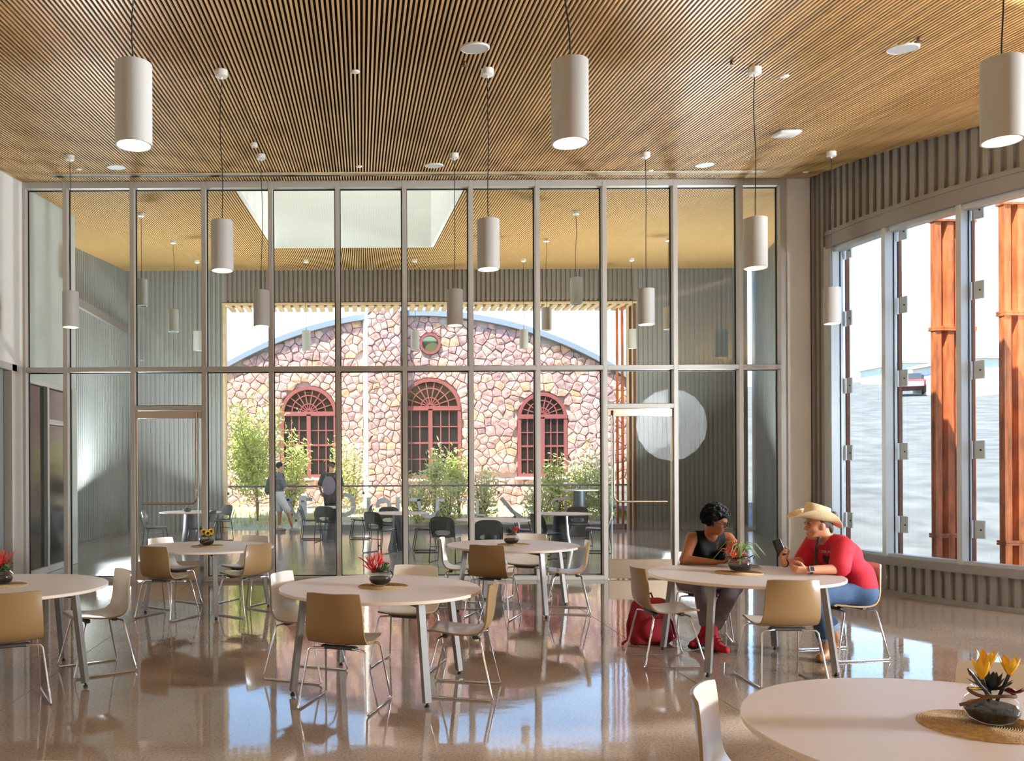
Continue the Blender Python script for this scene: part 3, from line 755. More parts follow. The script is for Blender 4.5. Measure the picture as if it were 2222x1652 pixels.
# lettering: big frosted letters, seen from behind
def stroke(pts, wd):
    """flat polyline stroke in (px, py) photo points on the railing glass"""
    P = [at(a, b_, YR - .015) for a, b_ in pts]; mb = MB()
    L = []; R_ = []
    for i, p in enumerate(P):
        t = (P[min(i + 1, len(P) - 1)] - P[max(i - 1, 0)]); t.y = 0; t.normalize(); nrm = Vector((-t.z, 0, t.x))
        L.append(p + nrm * wd / 2); R_.append(p - nrm * wd / 2)
    n = len(P); vs = [*L, *R_] + [q + Vector((0, .006, 0)) for q in (*L, *R_)]
    fs = []
    for i in range(n - 1):
        fs += [(i, i+1, n+i+1, n+i), (2*n+i, 3*n+i, 3*n+i+1, 2*n+i+1), (i, 2*n+i, 2*n+i+1, i+1), (n+i, n+i+1, 3*n+i+1, 3*n+i)]
    fs += [(0, n, 3*n, 2*n), (n-1, 3*n-1, 4*n-1, 2*n-1)]
    mb.add(vs, fs); return mb
def arcpts(cx, cy, rx, ry, a0, a1, n=14): return [(cx + rx * math.cos(math.radians(a0 + (a1 - a0) * k / n)), cy + ry * math.sin(math.radians(a0 + (a1 - a0) * k / n))) for k in range(n + 1)]
def letter(*strokes):
    b = MB()
    for pts, wd in strokes:
        s = stroke(pts, wd); b.add(s.v, s.f)
    b.build('letter', M['letter'], rl)
W_ = .105
letter(([(622, 1084), (642, 1120), (660, 1084)], W_), ([(607, 1084), (636, 1084)], .09), ([(648, 1084), (678, 1084)], .09))
letter((arcpts(748, 1096, 20, 22, -150, 150), W_))
letter(([(800, 1080), (800, 1129)], W_))
letter((arcpts(832, 1098, 13, 13, -200, 20), W_), ([(863, 1079), (863, 1110)], W_))
letter(([(889, 1085), (912, 1085)], .085), ([(908, 1083), (912, 1108)], W_ * .8), (arcpts(930, 1108, 18, 13, 170, 20), W_ * .8), ([(948, 1110), (950, 1086), (965, 1086)], W_ * .8))
letter(([(995, 1085), (1016, 1085), (1016, 1119)], .07), ([(1016, 1102), (1024, 1102)], .06))
letter(([(1036, 1083), (1036, 1117), (1054, 1119)], .07))
letter(([(1087, 1081), (1112, 1110), (1135, 1126)], .10), (arcpts(1146, 1115, 9, 13, -80, 90), .07))
letter(([(1196, 1091), (1206, 1083), (1222, 1083), (1236, 1078)], .075), ([(1208, 1091), (1208, 1108)], .075), ([(1228, 1091), (1228, 1108)], .075))

# ---------------------------------------------------------------- stone building
YS = 30.0
sb = thing('stone_building', 'old rubble stone building with a curved gable and red arched windows', 'building', (0, 0, 0))
GCX, GTOP, GR = (905 - PX) / F * YS, HC + (PY - 676) / F * YS, 13.07
def gable(x): return GTOP - GR + math.sqrt(max(0.01, GR * GR - (x - GCX) ** 2))
XA, XB = -7.0, 11.0
poly = [(XA, -.6)] + [(XB, -.6)] + [(XB - (XB - XA) * k / 40, gable(XB - (XB - XA) * k / 40) - .1) for k in range(41)]
MB().prism(poly, YS + .05, YS + .6).build('wall_core', M['mortar'], sb)
cp = MB(); rows = []
for k in range(61):
    x = XA + (XB - XA) * k / 60; z = gable(x)
    rows.append([(x, YS - .22, z - .19), (x, YS - .22, z), (x, YS + .7, z + .03), (x, YS + .7, z - .19)])
cp.grid(rows, closed=True); cp.build('coping', M['coping'], sb)
WINS = []
for (xa, xb, yt, ytr, yb) in ((610, 730, 842, 900, 1036), (868, 999, 820, 888, 1038), (1124, 1229, 848, 906, 1034)):
    a = at(xa, ytr, YS); c = at(xb, ytr, YS)
    WINS.append(((a.x + c.x) / 2, (c.x - a.x) / 2, at((xa + xb) / 2, ytr, YS).z, at((xa + xb) / 2, yb, YS).z))
OCX, OCZ, OCR = at(933, 747, YS).x, at(933, 747, YS).z, .36
BX0, BX1 = at(799, 900, YS).x, at(868, 900, YS).x
def area(p): return abs(sum(p[i][0] * p[(i+1) % len(p)][1] - p[(i+1) % len(p)][0] * p[i][1] for i in range(len(p)))) / 2
rs = random.Random(3)
def stones_for(x0, x1, z0, z1, size, ok, clips):
    seeds = []; nx = int((x1 - x0) / size); nz = int((z1 - z0) / (size * .86))
    for j in range(nz + 1):
        for i in range(nx + 1):
            seeds.append((x0 + (i + .5 * (j % 2) + rs.uniform(-.42, .42)) * (x1 - x0) / nx, z0 + (j + rs.uniform(-.42, .42)) * (z1 - z0) / nz))
    out = []
    for (sx, sz) in seeds:
        if not ok(sx, sz): continue
        p = [(sx - 1, sz - 1), (sx + 1, sz - 1), (sx + 1, sz + 1), (sx - 1, sz + 1)]
        for (qx, qz) in seeds:
            dx, dz = qx - sx, qz - sz
            if (dx or dz) and dx * dx + dz * dz < (3 * size) ** 2:
                p = clip(p, dx, dz, (qx * qx + qz * qz - sx * sx - sz * sz) / 2)
                if len(p) < 3: break
        for (a, bb, c) in clips(sx, sz):
            if len(p) >= 3: p = clip(p, a, bb, c)
        if len(p) >= 3 and area(p) > .010: out.append(p)
    return out
def stone_mesh(mb, poly, yf, rng):
    cx = sum(p[0] for p in poly) / len(poly); cz = sum(p[1] for p in poly) / len(poly)
    pr = rng.uniform(.03, .07)
    def ring(k, y, inset):
        r = []
        for (x, z) in poly:
            dx, dz = x - cx, z - cz; L = math.hypot(dx, dz) or 1
            f = max(.3, (L - inset) / L); r.append((cx + dx * f, y + rng.uniform(-.012, .012) * k, cz + dz * f))
        return r
    n = len(poly); vs = ring(0, yf + .04, .006) + ring(1, yf - pr * .65, .010) + ring(1, yf - pr, .032)
    fs = []
    for r in range(2):
        for k in range(n): fs.append((r*n+k, r*n+(k+1) % n, (r+1)*n+(k+1) % n, (r+1)*n+k))
    vs.append((cx, yf - pr - .015, cz))
    for k in range(n): fs.append((2*n+k, 2*n+(k+1) % n, 3*n))
    mb.add(vs, fs)
def inwin(x, z, m=0.0):
    for (cx, hw, zs, zb) in WINS:
        if abs(x - cx) < hw + m and zb - m < z <= zs: return True
        if z > zs and math.hypot(x - cx, z - zs) < hw + m: return True
    return math.hypot(x - OCX, z - OCZ) < OCR + m
def main_ok(x, z): return z < gable(x) - .22 and not inwin(x, z, .04) and not (BX0 - .2 < x < BX1 + .05)
def main_clips(x, z):
    c = []
    nx, nz = x - GCX, z - (GTOP - GR); L = math.hypot(nx, nz); c.append((nx / L, nz / L, (GCX * nx + (GTOP - GR) * nz) / L + GR - .18))
    for (cx, hw, zs, zb) in WINS:
        if math.hypot(x - cx, z - zs) > hw + 2.2 and not (abs(x - cx) < hw + 1.2 and zb - 1 < z < zs + 1): continue
        if z > zs:
            dx, dz = cx - x, zs - z; L = math.hypot(dx, dz); c.append((dx / L, dz / L, (cx * dx + zs * dz) / L - hw - .03))
        elif z < zb: c.append((0, 1, zb - .06))
        elif x < cx: c.append((1, 0, cx - hw - .03))
        else: c.append((-1, 0, -(cx + hw + .03)))
    if math.hypot(x - OCX, z - OCZ) < 1.2:
        dx, dz = OCX - x, OCZ - z; L = math.hypot(dx, dz); c.append((dx / L, dz / L, (OCX * dx + OCZ * dz) / L - OCR - .02))
    if x < BX0: c.append((1, 0, BX0 - .17))
    elif x > BX1: c.append((-1, 0, -BX1 - .01))
    return c
polys = [(p, YS) for p in stones_for(-5.2, 10.2, .3, GTOP, .30, main_ok, main_clips)]
polys += [(p, YS - .55) for p in stones_for(BX0, BX1, .3, 7.6, .24, lambda x, z: True, lambda x, z: [(1, 0, BX1), (-1, 0, -BX0)])]
vis = lambda p: (-4.9 < p[0][0] < 9.2)
polys.sort(key=lambda t: -area(t[0]) * (1 if vis(t[0]) and t[0][0][1] > .9 else .01))
rng = random.Random(5); rest = MB()
for i, (p, yf) in enumerate(polys):
    if i < 300:
        b = MB(); stone_mesh(b, p, yf, rng); b.build('stone', M['stone'], sb, fix=True)
    else: stone_mesh(rest, p, yf, rng)
tag(rest.build('small_stones', M['stone'], sb), kind='stuff')
# buttress behind its stones, its flank coloured white to stand in for direct sun
b = MB(); b.add([(BX0, YS - .5, -.6), (BX1, YS - .5, -.6), (BX1, YS + .3, -.6), (BX0 - .18, YS + .3, -.6), (BX0, YS - .5, 7.6), (BX1, YS - .5, 7.6), (BX1, YS + .3, 7.6), (BX0 - .18, YS + .3, 7.6)],
                [(0,3,2,1),(4,5,6,7),(0,1,5,4),(1,2,6,5),(2,3,7,6),(3,0,4,7)])
b.build('buttress', M['mortar'], sb)
b = MB(); b.add([(BX0 - .015, YS - .56, -.6), (BX0 - .20, YS + .1, -.6), (BX0 - .20, YS + .1, 7.6), (BX0 - .015, YS - .56, 7.6), (BX0 + .01, YS - .52, -.6), (BX0 - .17, YS + .12, -.6), (BX0 - .17, YS + .12, 7.6), (BX0 + .01, YS - .52, 7.6)],
                [(0,1,2,3),(7,6,5,4),(0,4,5,1),(1,5,6,2),(2,6,7,3),(3,7,4,0)])
b.build('sunlit_flank', M['render'], sb)
# arched windows
def ringseg(cx, cz, r0, r1, y0, y1, n=20, a0=0, a1=PI):
    mb = MB(); rows = []
    for k in range(n + 1):
        a = a0 + (a1 - a0) * k / n; c, s = math.cos(a), math.sin(a)
        rows.append([(cx + r0*c, y0, cz + r0*s), (cx + r1*c, y0, cz + r1*s), (cx + r1*c, y1, cz + r1*s), (cx + r0*c, y1, cz + r0*s)])
    mb.grid(rows, closed=True)
    if abs(a1 - a0) < 2 * PI - .01:
        mb.f += [(0, 1, 2, 3), (n*4+3, n*4+2, n*4+1, n*4)]; mb.m += [0, 0]
    return mb
for (cx, hw, zs, zb) in WINS:
    wn = node('arched_window', sb)
    y0, y1 = YS - .06, YS + .06
    MB().box(cx - hw, cx + hw, YS + .02, YS + .049, zb, zs).build('curtain', M['curtain'], wn)
    fr = ringseg(cx, zs, hw - .10, hw + .02, y0, y1)
    fr.box(cx - hw - .02, cx - hw + .10, y0, y1, zb, zs); fr.box(cx + hw - .10, cx + hw + .02, y0, y1, zb, zs)
    fr.box(cx - hw - .02, cx + hw + .02, y0 - .03, y1, zb - .02, zb + .10); fr.box(cx - hw, cx + hw, y0 - .02, y1, zs - .05, zs + .10)
    fr.box(cx - .07, cx + .07, y0 - .02, y1, zb, zs)
    fr.build('frame', M['brick_red'], wn)
    MB().box(cx - hw - .12, cx + hw + .12, YS - .16, YS + .05, zb - .10, zb - .02).build('stone_sill', M['render'], wn)
    mu = MB(); t = .018
    mu.v, mu.f, mu.m = [], [], []
    for rr in (.34, .68):
        q = ringseg(cx, zs + .08, (hw - .1) * rr - t, (hw - .1) * rr + t, YS - .03, YS + .02, 16); mu.add(q.v, q.f)
    for k in range(1, 9):
        a = PI * k / 9
        mu.bar((cx + .05 * math.cos(a), YS - .005, zs + .08 + .05 * math.sin(a)), (cx + (hw - .08) * math.cos(a), YS - .005, zs + .05 + (hw - .08) * math.sin(a)), .035, .05, up=(0, 1, 0))
    for sx in (-1, 1):
        xi, xo = cx + sx * .07, cx + sx * (hw - .10)
        for k in (1, 2):
            x = xi + (xo - xi) * k / 3; mu.box(x - t, x + t, YS - .03, YS + .02, zb + .1, zs - .05)
        for k in (1, 2, 3):
            z = zb + .1 + (zs - .15 - zb) * k / 4; e = t * (1.8 if k == 2 else 1)
            mu.box(min(xi, xo), max(xi, xo), YS - .035, YS + .02, z - e, z + e)
        for i in range(3):
            for j in range(4):
                xa = xi + (xo - xi) * i / 3; xb = xi + (xo - xi) * (i + 1) / 3
                za = zb + .1 + (zs - .15 - zb) * j / 4; zz = zb + .1 + (zs - .15 - zb) * (j + 1) / 4
                MB().box(min(xa, xb) + .01, max(xa, xb) - .01, YS + .004, YS + .012, za + .01, zz - .01).build('pane', M['dark_pane'], wn)
    mu.build('glazing_bars', M['brick_red'], wn)
    pl = [(cx + (hw - .09) * math.cos(PI * k / 20), zs + .06 + (hw - .09) * math.sin(PI * k / 20)) for k in range(21)]
    MB().prism(pl, YS + .004, YS + .012).build('fan_pane', M['dark_pane'], wn)
oc = node('round_window', sb)
ringseg(OCX, OCZ, OCR - .08, OCR + .01, YS - .12, YS + .06, 32, 0, 2 * PI).build('frame', M['brick_red'], oc)
MB().prism([(OCX + (OCR - .07) * math.cos(2*PI*k/24), OCZ + (OCR - .07) * math.sin(2*PI*k/24)) for k in range(24)], YS - .02, YS - .01).build('pane', mat('reflecting_pane', (150, 150, 110), 0.05, metal=.6), oc)

# ---------------------------------------------------------------- ground, planting
gr = MB(); rows = []
for j in range(13):
    y = 22.96 + (30.2 - 22.96) * j / 12
    rows.append([(-14 + 28 * i / 28, y, -.03 + .34 * min(1, max(0, (y - 23.2) / 4.5)) + .03 * math.sin(i * 1.7 + j) * (1 if y > 23.3 else 0)) for i in range(29)])
gr.grid(rows); g = gr.build('ground_bed', M['earth']); g['kind'] = 'structure'
# grass tufts as one mass
gt = MB(); r4 = random.Random(8)
def blade(mb, x, y, z, h, a, w, lean):
    dx, dy = math.cos(a), math.sin(a)
    mb.add([(x - dy*w, y + dx*w, z), (x + dy*w, y - dx*w, z), (x + dx*lean, y + dy*lean, z + h)], [(0, 1, 2)])
for k in range(3800):
    x = r4.uniform(-5, 8.5); y = r4.uniform(23.4, 28)
    if x > -2.2 and y < 24.2: continue
    z = -.03 + .34 * min(1, max(0, (y - 23.2) / 4.5))
    h = r4.uniform(.06, .26) * (1.5 if x < -.5 else 1)
    blade(gt, x, y, z - .03, h, r4.uniform(0, 6.28), .012, r4.uniform(0, .12))
tag(gt.build('grass', M['grass'], fix=False), kind='stuff')
def shrub(X, Y, H, W, n, label, cat='shrub', m='leaf', trunk=.5, seed=1, shape=1.0):
    rr = random.Random(seed); z0 = -.03 + .34 * min(1, max(0, (Y - 23.2) / 4.5)) - .03
    t = thing('young_tree' if cat == 'tree' else 'shrub', label, cat, (X, Y, z0), 0, 'planting outside the opening')
    st = MB(); tips = []
    for k in range(7 if cat == 'tree' else 9):
        a = rr.uniform(0, 6.28); sp = rr.uniform(.2, 1) * W / 2
        z1 = H * rr.uniform(.6, .97); zf = H * trunk * rr.uniform(.2, .6)
        p = [(0, 0, 0), (rr.uniform(-.03, .03), 0, zf), (math.cos(a) * sp * .6, math.sin(a) * sp * .6, (zf + z1) / 2), (math.cos(a) * sp, math.sin(a) * sp, z1)]
        st.tube(p, [.03, .025, .014, .004], 5); tips.append(p)
    st.build('stem', M['bark'], t, smooth=60)
    lf = MB()
    for k in range(n):
        p = rr.choice(tips); q = rr.uniform(.25 if trunk > .3 else .05, 1.0)
        if q < .5: c = Vector(p[1]).lerp(Vector(p[2]), q * 2)
        else: c = Vector(p[2]).lerp(Vector(p[3]), q * 2 - 1)
        s = W * .16 * shape
        c = c + Vector((rr.gauss(0, s), rr.gauss(0, s), rr.gauss(.04, s * 1.1)))
        if c.z < .03: c.z = rr.uniform(.03, .2)
        a = rr.uniform(0, 6.28); el = rr.uniform(-.4, 1.2); L = rr.uniform(.10, .19); wd = L * .16
        dv = Vector((math.cos(a) * math.cos(el), math.sin(a) * math.cos(el), math.sin(el))); sv = dv.orthogonal().normalized() * wd
        lf.add([c, c + dv * L * .5 + sv, c + dv * L, c + dv * L * .5 - sv], [(0, 1, 2, 3)])
    tag(lf.build('foliage', M[m], t, fix=False), kind='stuff')
for i, (px, pt, Y, W, n, lab, cat, m, tr) in enumerate((
    (558, 885, 25.2, 1.5, 2600, 'tall feathery young tree beside the walking person with the green backpack', 'tree', 'leaf', .5),
    (632, 945, 25.8, 1.0, 1300, 'feathery green shrub before the first arched window', 'shrub', 'leaf', .25),
    (728, 960, 26.4, .7, 500, 'green spray of leaves behind the person in black', 'shrub', 'leaf', .3),
    (765, 950, 27.0, .9, 900, 'pale yellowish shrub against the sunlit flank of the buttress', 'shrub', 'leaf2', .2),
    (943, 975, 25.0, .62, 700, 'slender young tree before the middle arched window', 'tree', 'leaf2', .7),
    (996, 985, 25.4, .9, 1100, 'bushy young tree at the edge of the middle arched window', 'tree', 'leaf', .5),
    (905, 1040, 24.6, 1.0, 900, 'low pale bush under the middle arched window', 'shrub', 'leaf2', .1),
    (1045, 1030, 24.8, 1.0, 900, 'low pale bush between the middle and last arched windows', 'shrub', 'leaf2', .1),
    (970, 1050, 24.2, 1.1, 900, 'low straggly bush in front of the two slender trees', 'shrub', 'leaf2', .1),
    (1215, 1010, 25.0, 1.0, 1100, 'leafy green shrub before the last arched window', 'shrub', 'leaf', .2),
    (1262, 990, 25.4, 1.3, 1700, 'large yellow-green shrub behind the tall bar table', 'shrub', 'leaf2', .15),
    (1305, 1010, 24.8, 1.0, 1100, 'yellow-green shrub at the door end of the opening', 'shrub', 'leaf2', .15),
    (1165, 1050, 24.4, 1.0, 800, 'low bush below the last arched window', 'shrub', 'leaf2', .1))):
    p = at(px, pt, Y); shrub(p.x, Y, p.z + .05, W, int(n * (1.7 if px < 560 else 1.0)), lab, cat, m, tr, 20 + i)
# far land on the side of the curved window
hl = MB(); rows = []
for j in range(30):
    rr_ = 9 * (1.17 ** j)
    row = []
    for i in range(41):
        a = math.radians(-30 + 130 * i / 40)
        x, y = 11 + rr_ * math.cos(a), 6 + rr_ * math.sin(a)
        z = -.25 + max(0, rr_ - 14) * .125 + .25 * math.sin(x * .35) * math.cos(y * .4) * min(1, rr_ / 30)
        z = min(z, 12 + .9 * math.sin(x * .05))
        row.append((x, y, z))
    rows.append(row)
hl.grid(rows); o = hl.build('hill', M['hill'], smooth=True); o['kind'] = 'structure'
o = MB().box(-40, 160, -40, 200, -.45, -.30).build('ground', M['hill']); o['kind'] = 'structure'
# distant pale buildings and a parked truck on the hillside
def hill_z(x, y):
    r_ = math.hypot(x - 11, y - 6)
    return min(-.25 + max(0, r_ - 14) * .125 + .25 * math.sin(x * .35) * math.cos(y * .4) * min(1, r_ / 30), 12 + .9 * math.sin(x * .05))
def far_block(px0, px1, Y, h, dpt, label):
    a, c = at(px0, 1016, Y), at(px1, 1016, Y); xm = (a.x + c.x) / 2
    t = thing('hillside_building', label, 'building', (xm, Y, hill_z(xm, Y)), 0)
    w2 = (c.x - a.x) / 2
    MB().box(-w2, w2, 0, dpt, -1.2, h).build('walls', M['concrete_wall'], t)
    MB().box(-w2 - .3, w2 + .3, -.3, dpt + .3, h, h + .25).build('roof', M['white'], t)
far_block(1962, 2060, 92, 2.0, 8, 'long pale low building on the hillside seen through the second curved pane')
far_block(2118, 2240, 70, 2.6, 8, 'pale flat-roofed building on the hillside seen through the third curved pane')
p = at(1980, 884, 75); p.z = hill_z(p.x, 75) + .1
tk = thing('parked_truck', 'red and dark pickup truck parked on the distant hillside', 'truck', (p.x, 75, p.z), -.55)
m_tr = mat('truck_red', (150, 60, 62), .4); m_dk = mat('truck_glass', (60, 66, 72), .15)
MB().bbox(-.95, .95, -1.6, 3.4, .5, 1.15, .12).build('body', m_tr, tk)
MB().bbox(-.85, .85, 0, 2.0, 1.1, 1.8, .2).build('cab', m_dk, tk)
MB().box(-.8, .8, -1.68, -1.55, .55, .95).build('grille', M['frame_light'], tk)
for (x, y) in ((-.85, -.9), (.85, -.9), (-.85, 2.5), (.85, 2.5)):
    MB().lathe([(0, -.12), (.36, -.12), (.4, -.06), (.4, .06), (.36, .12), (0, .12)], 14, M=Matrix.Translation((x, y, .4)) @ Matrix.Rotation(PI/2, 4, 'Y')).build('wheel', M['foot'], tk)
# big rusted corrugated screens outside the curved window
def screen(p, ang, wd, ztop, label):
    t = thing('rusted_screen', label, 'steel screen', (p[0], p[1], 0), ang, 'rusted corrugated screens outside')
    r = ribbed(lambda s, d: (s, d), 0, wd, lambda x, y: 0, lambda x, y: 1, .19, .075, .01)
    for (z0, z1) in ((-.25, .62), (.68, 3.52), (3.58, ztop)):
        b = MB(); b.add([(x, y, z0 + z * (z1 - z0)) for x, y, z in r.v], r.f); b.build('corrugated_sheet', M['rust'], t, fix=False)
        MB().box(-.01, wd + .01, -.02, .12, z1, z1 + .028).build('flange', M['rust'], t)
        MB().box(-.01, wd + .01, -.02, .12, z0 - .028, z0).build('flange', M['rust'], t)
for (pxl, Y, ang, wd, zt, lab) in ((2031, 12.1, .12, .62, 5.05, 'rusted corrugated steel screen outside the second pane of the curved window'),
                                   (2181, 10.9, .12, .75, 4.92, 'rusted corrugated steel screen outside the third pane, at the picture edge')):
    p = at(pxl, 1016, Y); screen((p.x, Y), ang, wd, zt, lab)
# ---------------------------------------------------------------- furniture of the room
def bez(pts, n):
    """Catmull-Rom through points"""
    P = [Vector(p) for p in pts]; P = [P[0] * 2 - P[1]] + P + [P[-1] * 2 - P[-2]]; out = []
    m = len(P) - 3
    for k in range(n + 1):
        u = k / n * m; i = min(int(u), m - 1); t = u - i
        a, b_, c, d_ = P[i], P[i+1], P[i+2], P[i+3]
        out.append(0.5 * ((2*b_) + (c - a)*t + (2*a - 5*b_ + 4*c - d_)*t*t + (3*b_ - a - 3*c + d_)*t**3))
    return out
def shell(prof, halfw, curve_back, curve_seat, th, nu=26, nv=10, top_dip=.006):
    """bent seat shell: returns sheet points (front) and (back)"""
    P = bez([(0, y, z) for y, z in prof], nu); Wd = bez([(0, 0, w_) for w_ in halfw], nu)
    fr, bk = [], []
    for i, p in enumerate(P):
        t = (P[min(i+1, nu)] - P[max(i-1, 0)]).normalized(); nrm = Vector((0, t.z, -t.y))    # toward the sitter
        if nrm.z < 0 and nrm.y < 0: nrm = -nrm
        bf = min(1, max(0, i / nu * 1.9 - .95)) ; rowf, rowb = [], []
        for j in range(nv + 1):
            v = -1 + 2 * j / nv; x = Wd[i].z * v
            q = Vector((x, p.y, p.z)) + nrm * ((curve_back * bf + curve_seat * (1 - bf)) * v * v)
            if i == nu: q.z -= top_dip * abs(v) ** 4 * 2
            if i == 0: q.y -= .03 * abs(v) ** 4
            rowf.append(q + nrm * th / 2); rowb.append(q - nrm * th / 2)
        fr.append(rowf); bk.append(rowb)
    return fr, bk
def sheet_build(fr, bk, name_f, mf, name_b, mbk, parent, lip=.003):
    nu, nv = len(fr) - 1, len(fr[0]) - 1
    MB().grid(fr).build(name_f, mf, parent, smooth=60, fix=False)
    b = MB(); b.grid(bk)
    edge_f = [fr[0][j] for j in range(nv+1)] + [fr[i][nv] for i in range(1, nu+1)] + [fr[nu][j] for j in range(nv-1, -1, -1)] + [fr[i][0] for i in range(nu-1, 0, -1)]
    edge_b = [bk[0][j] for j in range(nv+1)] + [bk[i][nv] for i in range(1, nu+1)] + [bk[nu][j] for j in range(nv-1, -1, -1)] + [bk[i][0] for i in range(nu-1, 0, -1)]
    b.grid([edge_f, edge_b], closed=True)
    b.build(name_b, mbk, parent, smooth=60, fix=False)
def make_chair():
    t = thing('cafe_chair', '', 'chair')
    prof = [(.225, .448), (.20, .456), (.10, .446), (0, .436), (-.09, .438), (-.155, .455), (-.20, .50), (-.222, .56), (-.234, .64), (-.246, .72), (-.262, .80)]
    hw = [.185, .192, .203, .210, .212, .212, .21, .207, .203, .197, .188]
    fr, bk = shell(prof, hw, .045, .012, .013)
    sheet_build(fr, bk, 'seat_shell', M['shell'], 'shell_backing', M['shell_back'], t)
    for sx in (-1, 1):
        xo, xi, yf, yb, r = .25 * sx, .175 * sx, .25, -.25, .012
        pts = [(xi * .35, .10, .415), (xi * .85, .135, .415), (xi + .018 * sx, .142, .412), (xi + .032 * sx, .147, .395), (xo - .006*sx, yf - .012, .05), (xo - .001*sx, yf - .002, .02), (xo, yf - .02, .0085),
               (xo, yb + .02, .0085), (xo - .001*sx, yb + .002, .02), (xo - .006*sx, yb + .012, .05), (xi + .032 * sx, -.162, .395), (xi + .018 * sx, -.158, .412), (xi * .85, -.15, .415), (xi * .35, -.11, .415)]
        MB().tube(pts, .0075, 8).build('sled_frame', M['chrome'], t, smooth=50)
    MB().bbox(-.13, .13, -.135, -.09, .405, .43, .006).build('cross_brace', M['leg_dark'], t)
    MB().bbox(-.13, .13, .085, .125, .405, .436, .006).build('cross_brace', M['leg_dark'], t)
    return t
chair0 = make_chair(); ck = kids(chair0); used = [False]
def chair(x, y, hd, label, pale=False):
    rz = head(hd)
    if not used[0]:
        used[0] = True; o = chair0; o.location = (x, y, 0); o.rotation_euler = (0, 0, rz); o['label'] = label
    else: o = dup(chair0, (x, y, 0), rz, label, ch=ck)
    o['group'] = 'cream chairs around the round tables'
    return o
TB = [('A', .13, 6.55, 26, 'round white table in the middle of the floor with a coral-red centrepiece', 'pale tabletop'),
      ('B', 1.746, 10.04, 20, 'round white table by the glass wall with a dark succulent centrepiece', ''),
      ('C', -1.79, 10.05, 17, 'round white table by the glass wall with a sunflower centrepiece', ''),
      ('D', 3.18, 7.23, 45, 'round white table where the two people sit', ''),
      ('E', -2.76, 6.72, -17, 'round white table cut by the picture edge, red flowers on it, near the white wall', ''),
      ('F', 2.10, 2.92, 10, 'big close round white table with yellow flowers in the corner of the view', ''),
      ('G', -.97, 1.92, 0, 'round white table barely showing at the bottom edge of the view', '')]
def make_table():
    t = thing('round_table', '', 'table')
    R, T, Z = .76, .024, .735
    MB().lathe([(0, Z), (R - .003, Z), (R, Z - .003), (R, Z - .004)], 72).build('tabletop', M['table_top'], t, smooth=30)
    MB().lathe([(R, Z - .004), (R, Z - T + .003), (R - .004, Z - T), (0, Z - T)], 72).build('table_edge', M['table_edge'], t, smooth=30)
    for k in range(4):
        a = k * PI / 2; d_ = Vector((math.cos(a), math.sin(a), 0)); s_ = Vector((-d_.y, d_.x, 0))
        p0 = d_ * .705 + Vector((0, 0, .03)); p1 = d_ * .615 + Vector((0, 0, Z - T))
        MB().bar(p0, p1, .05, .04, up=d_).build('leg', M['leg'], t)
        MB().lathe([(0, 0), (.016, 0), (.016, .012), (.009, .016), (.009, .034), (0, .034)], 12, c=tuple(d_ * .707)).build('levelling_foot', M['foot'], t)
        MB().bar(d_ * .06 + Vector((0, 0, Z - T - .022)), d_ * .63 + Vector((0, 0, Z - T - .022)), .045, .044).build('support_arm', M['leg_dark'], t)
    MB().lathe([(0, Z - T - .05), (.10, Z - T - .05), (.10, Z - T), (0, Z - T)], 20).build('hub', M['leg_dark'], t)
    return t
table0 = make_table(); tk_ = kids(table0); TP = {}
for i, (nm, x, y, rot, lab, _) in enumerate(TB):
    rz = math.radians(rot)
    if i == 0: o = table0; o.location = (x, y, 0); o.rotation_euler = (0, 0, rz); o['label'] = lab
    else: o = dup(table0, (x, y, 0), rz, lab, ch=tk_)
    o['group'] = 'round white tables'; TP[nm] = (x, y)
CH = [(-.12, 5.99, (.345, .94), 'chair with its tan back turned to us, drawn up to the middle table'),
      (.73, 6.345, (-.965, .26), 'chair seen from its side at the middle table, pale seat facing the coral flowers'),
      (.38, 7.20, (-.36, -.93), 'chair facing us from the far side of the middle table'),
      (-.447, 6.85, (.92, -.38), 'chair with cream inner shell beside the middle table leg, on the sunflower table side'),
      (1.435, 9.52, (.447, .894), 'chair with tan back to us at the glass-wall table with the dark succulent'),
      (2.32, 9.83, (-.977, .2), 'chair at the dark succulent table, on its door side, seen from the side'),
      (2.03, 10.66, (-.4, -.9), 'chair facing us behind the dark succulent table, against the glass'),
      (1.17, 10.25, (.977, -.2), 'white chair at the dark succulent table, next to the courtyard black chairs'),
      (-2.15, 9.55, (.47, .88), 'chair with tan back to us at the sunflower table, below the steel door'),
      (-1.315, 9.75, (-.78, .62), 'chair with glossy beige back at the sunflower table, in front of the mullion'),
      (-2.27, 10.36, (.8, -.6), 'chair facing us at the sunflower table, tucked against the steel door'),
      (-1.43, 10.57, (-.47, -.88), 'chair with only its cream top edge showing behind the sunflower table'),
      (2.52, 7.24, (1, .02), 'chair beside the red backpack, at the table of the two people'),
      (3.17, 6.58, (0.02, 1), 'chair with wide tan back to us at the table of the two people'),
      (4.14, 7.48, (-.98, -.18), 'chair that the man in the straw hat sits on'),
      (3.23, 8.25, (-.27, -.96), 'chair that the curly-haired person in black sits on'),
      (-2.49, 6.09, (-.47, .88), 'chair with tan back cut by the picture edge, near the white wall'),
      (-2.17, 7.07, (-.83, -.55), 'chair seen from the side, alone in the open floor by the white wall table'),
      (1.47, 3.13, (.85, -.50), 'closest chair, at the table with yellow flowers, seen from behind its edge'),
      (2.58, 3.42, (-.56, -.83), 'chair whose beige back peeks over the far rim of the close table')]
for (x, y, hd, lab) in CH: chair(x, y, Vector((*hd, 0)).normalized(), lab)

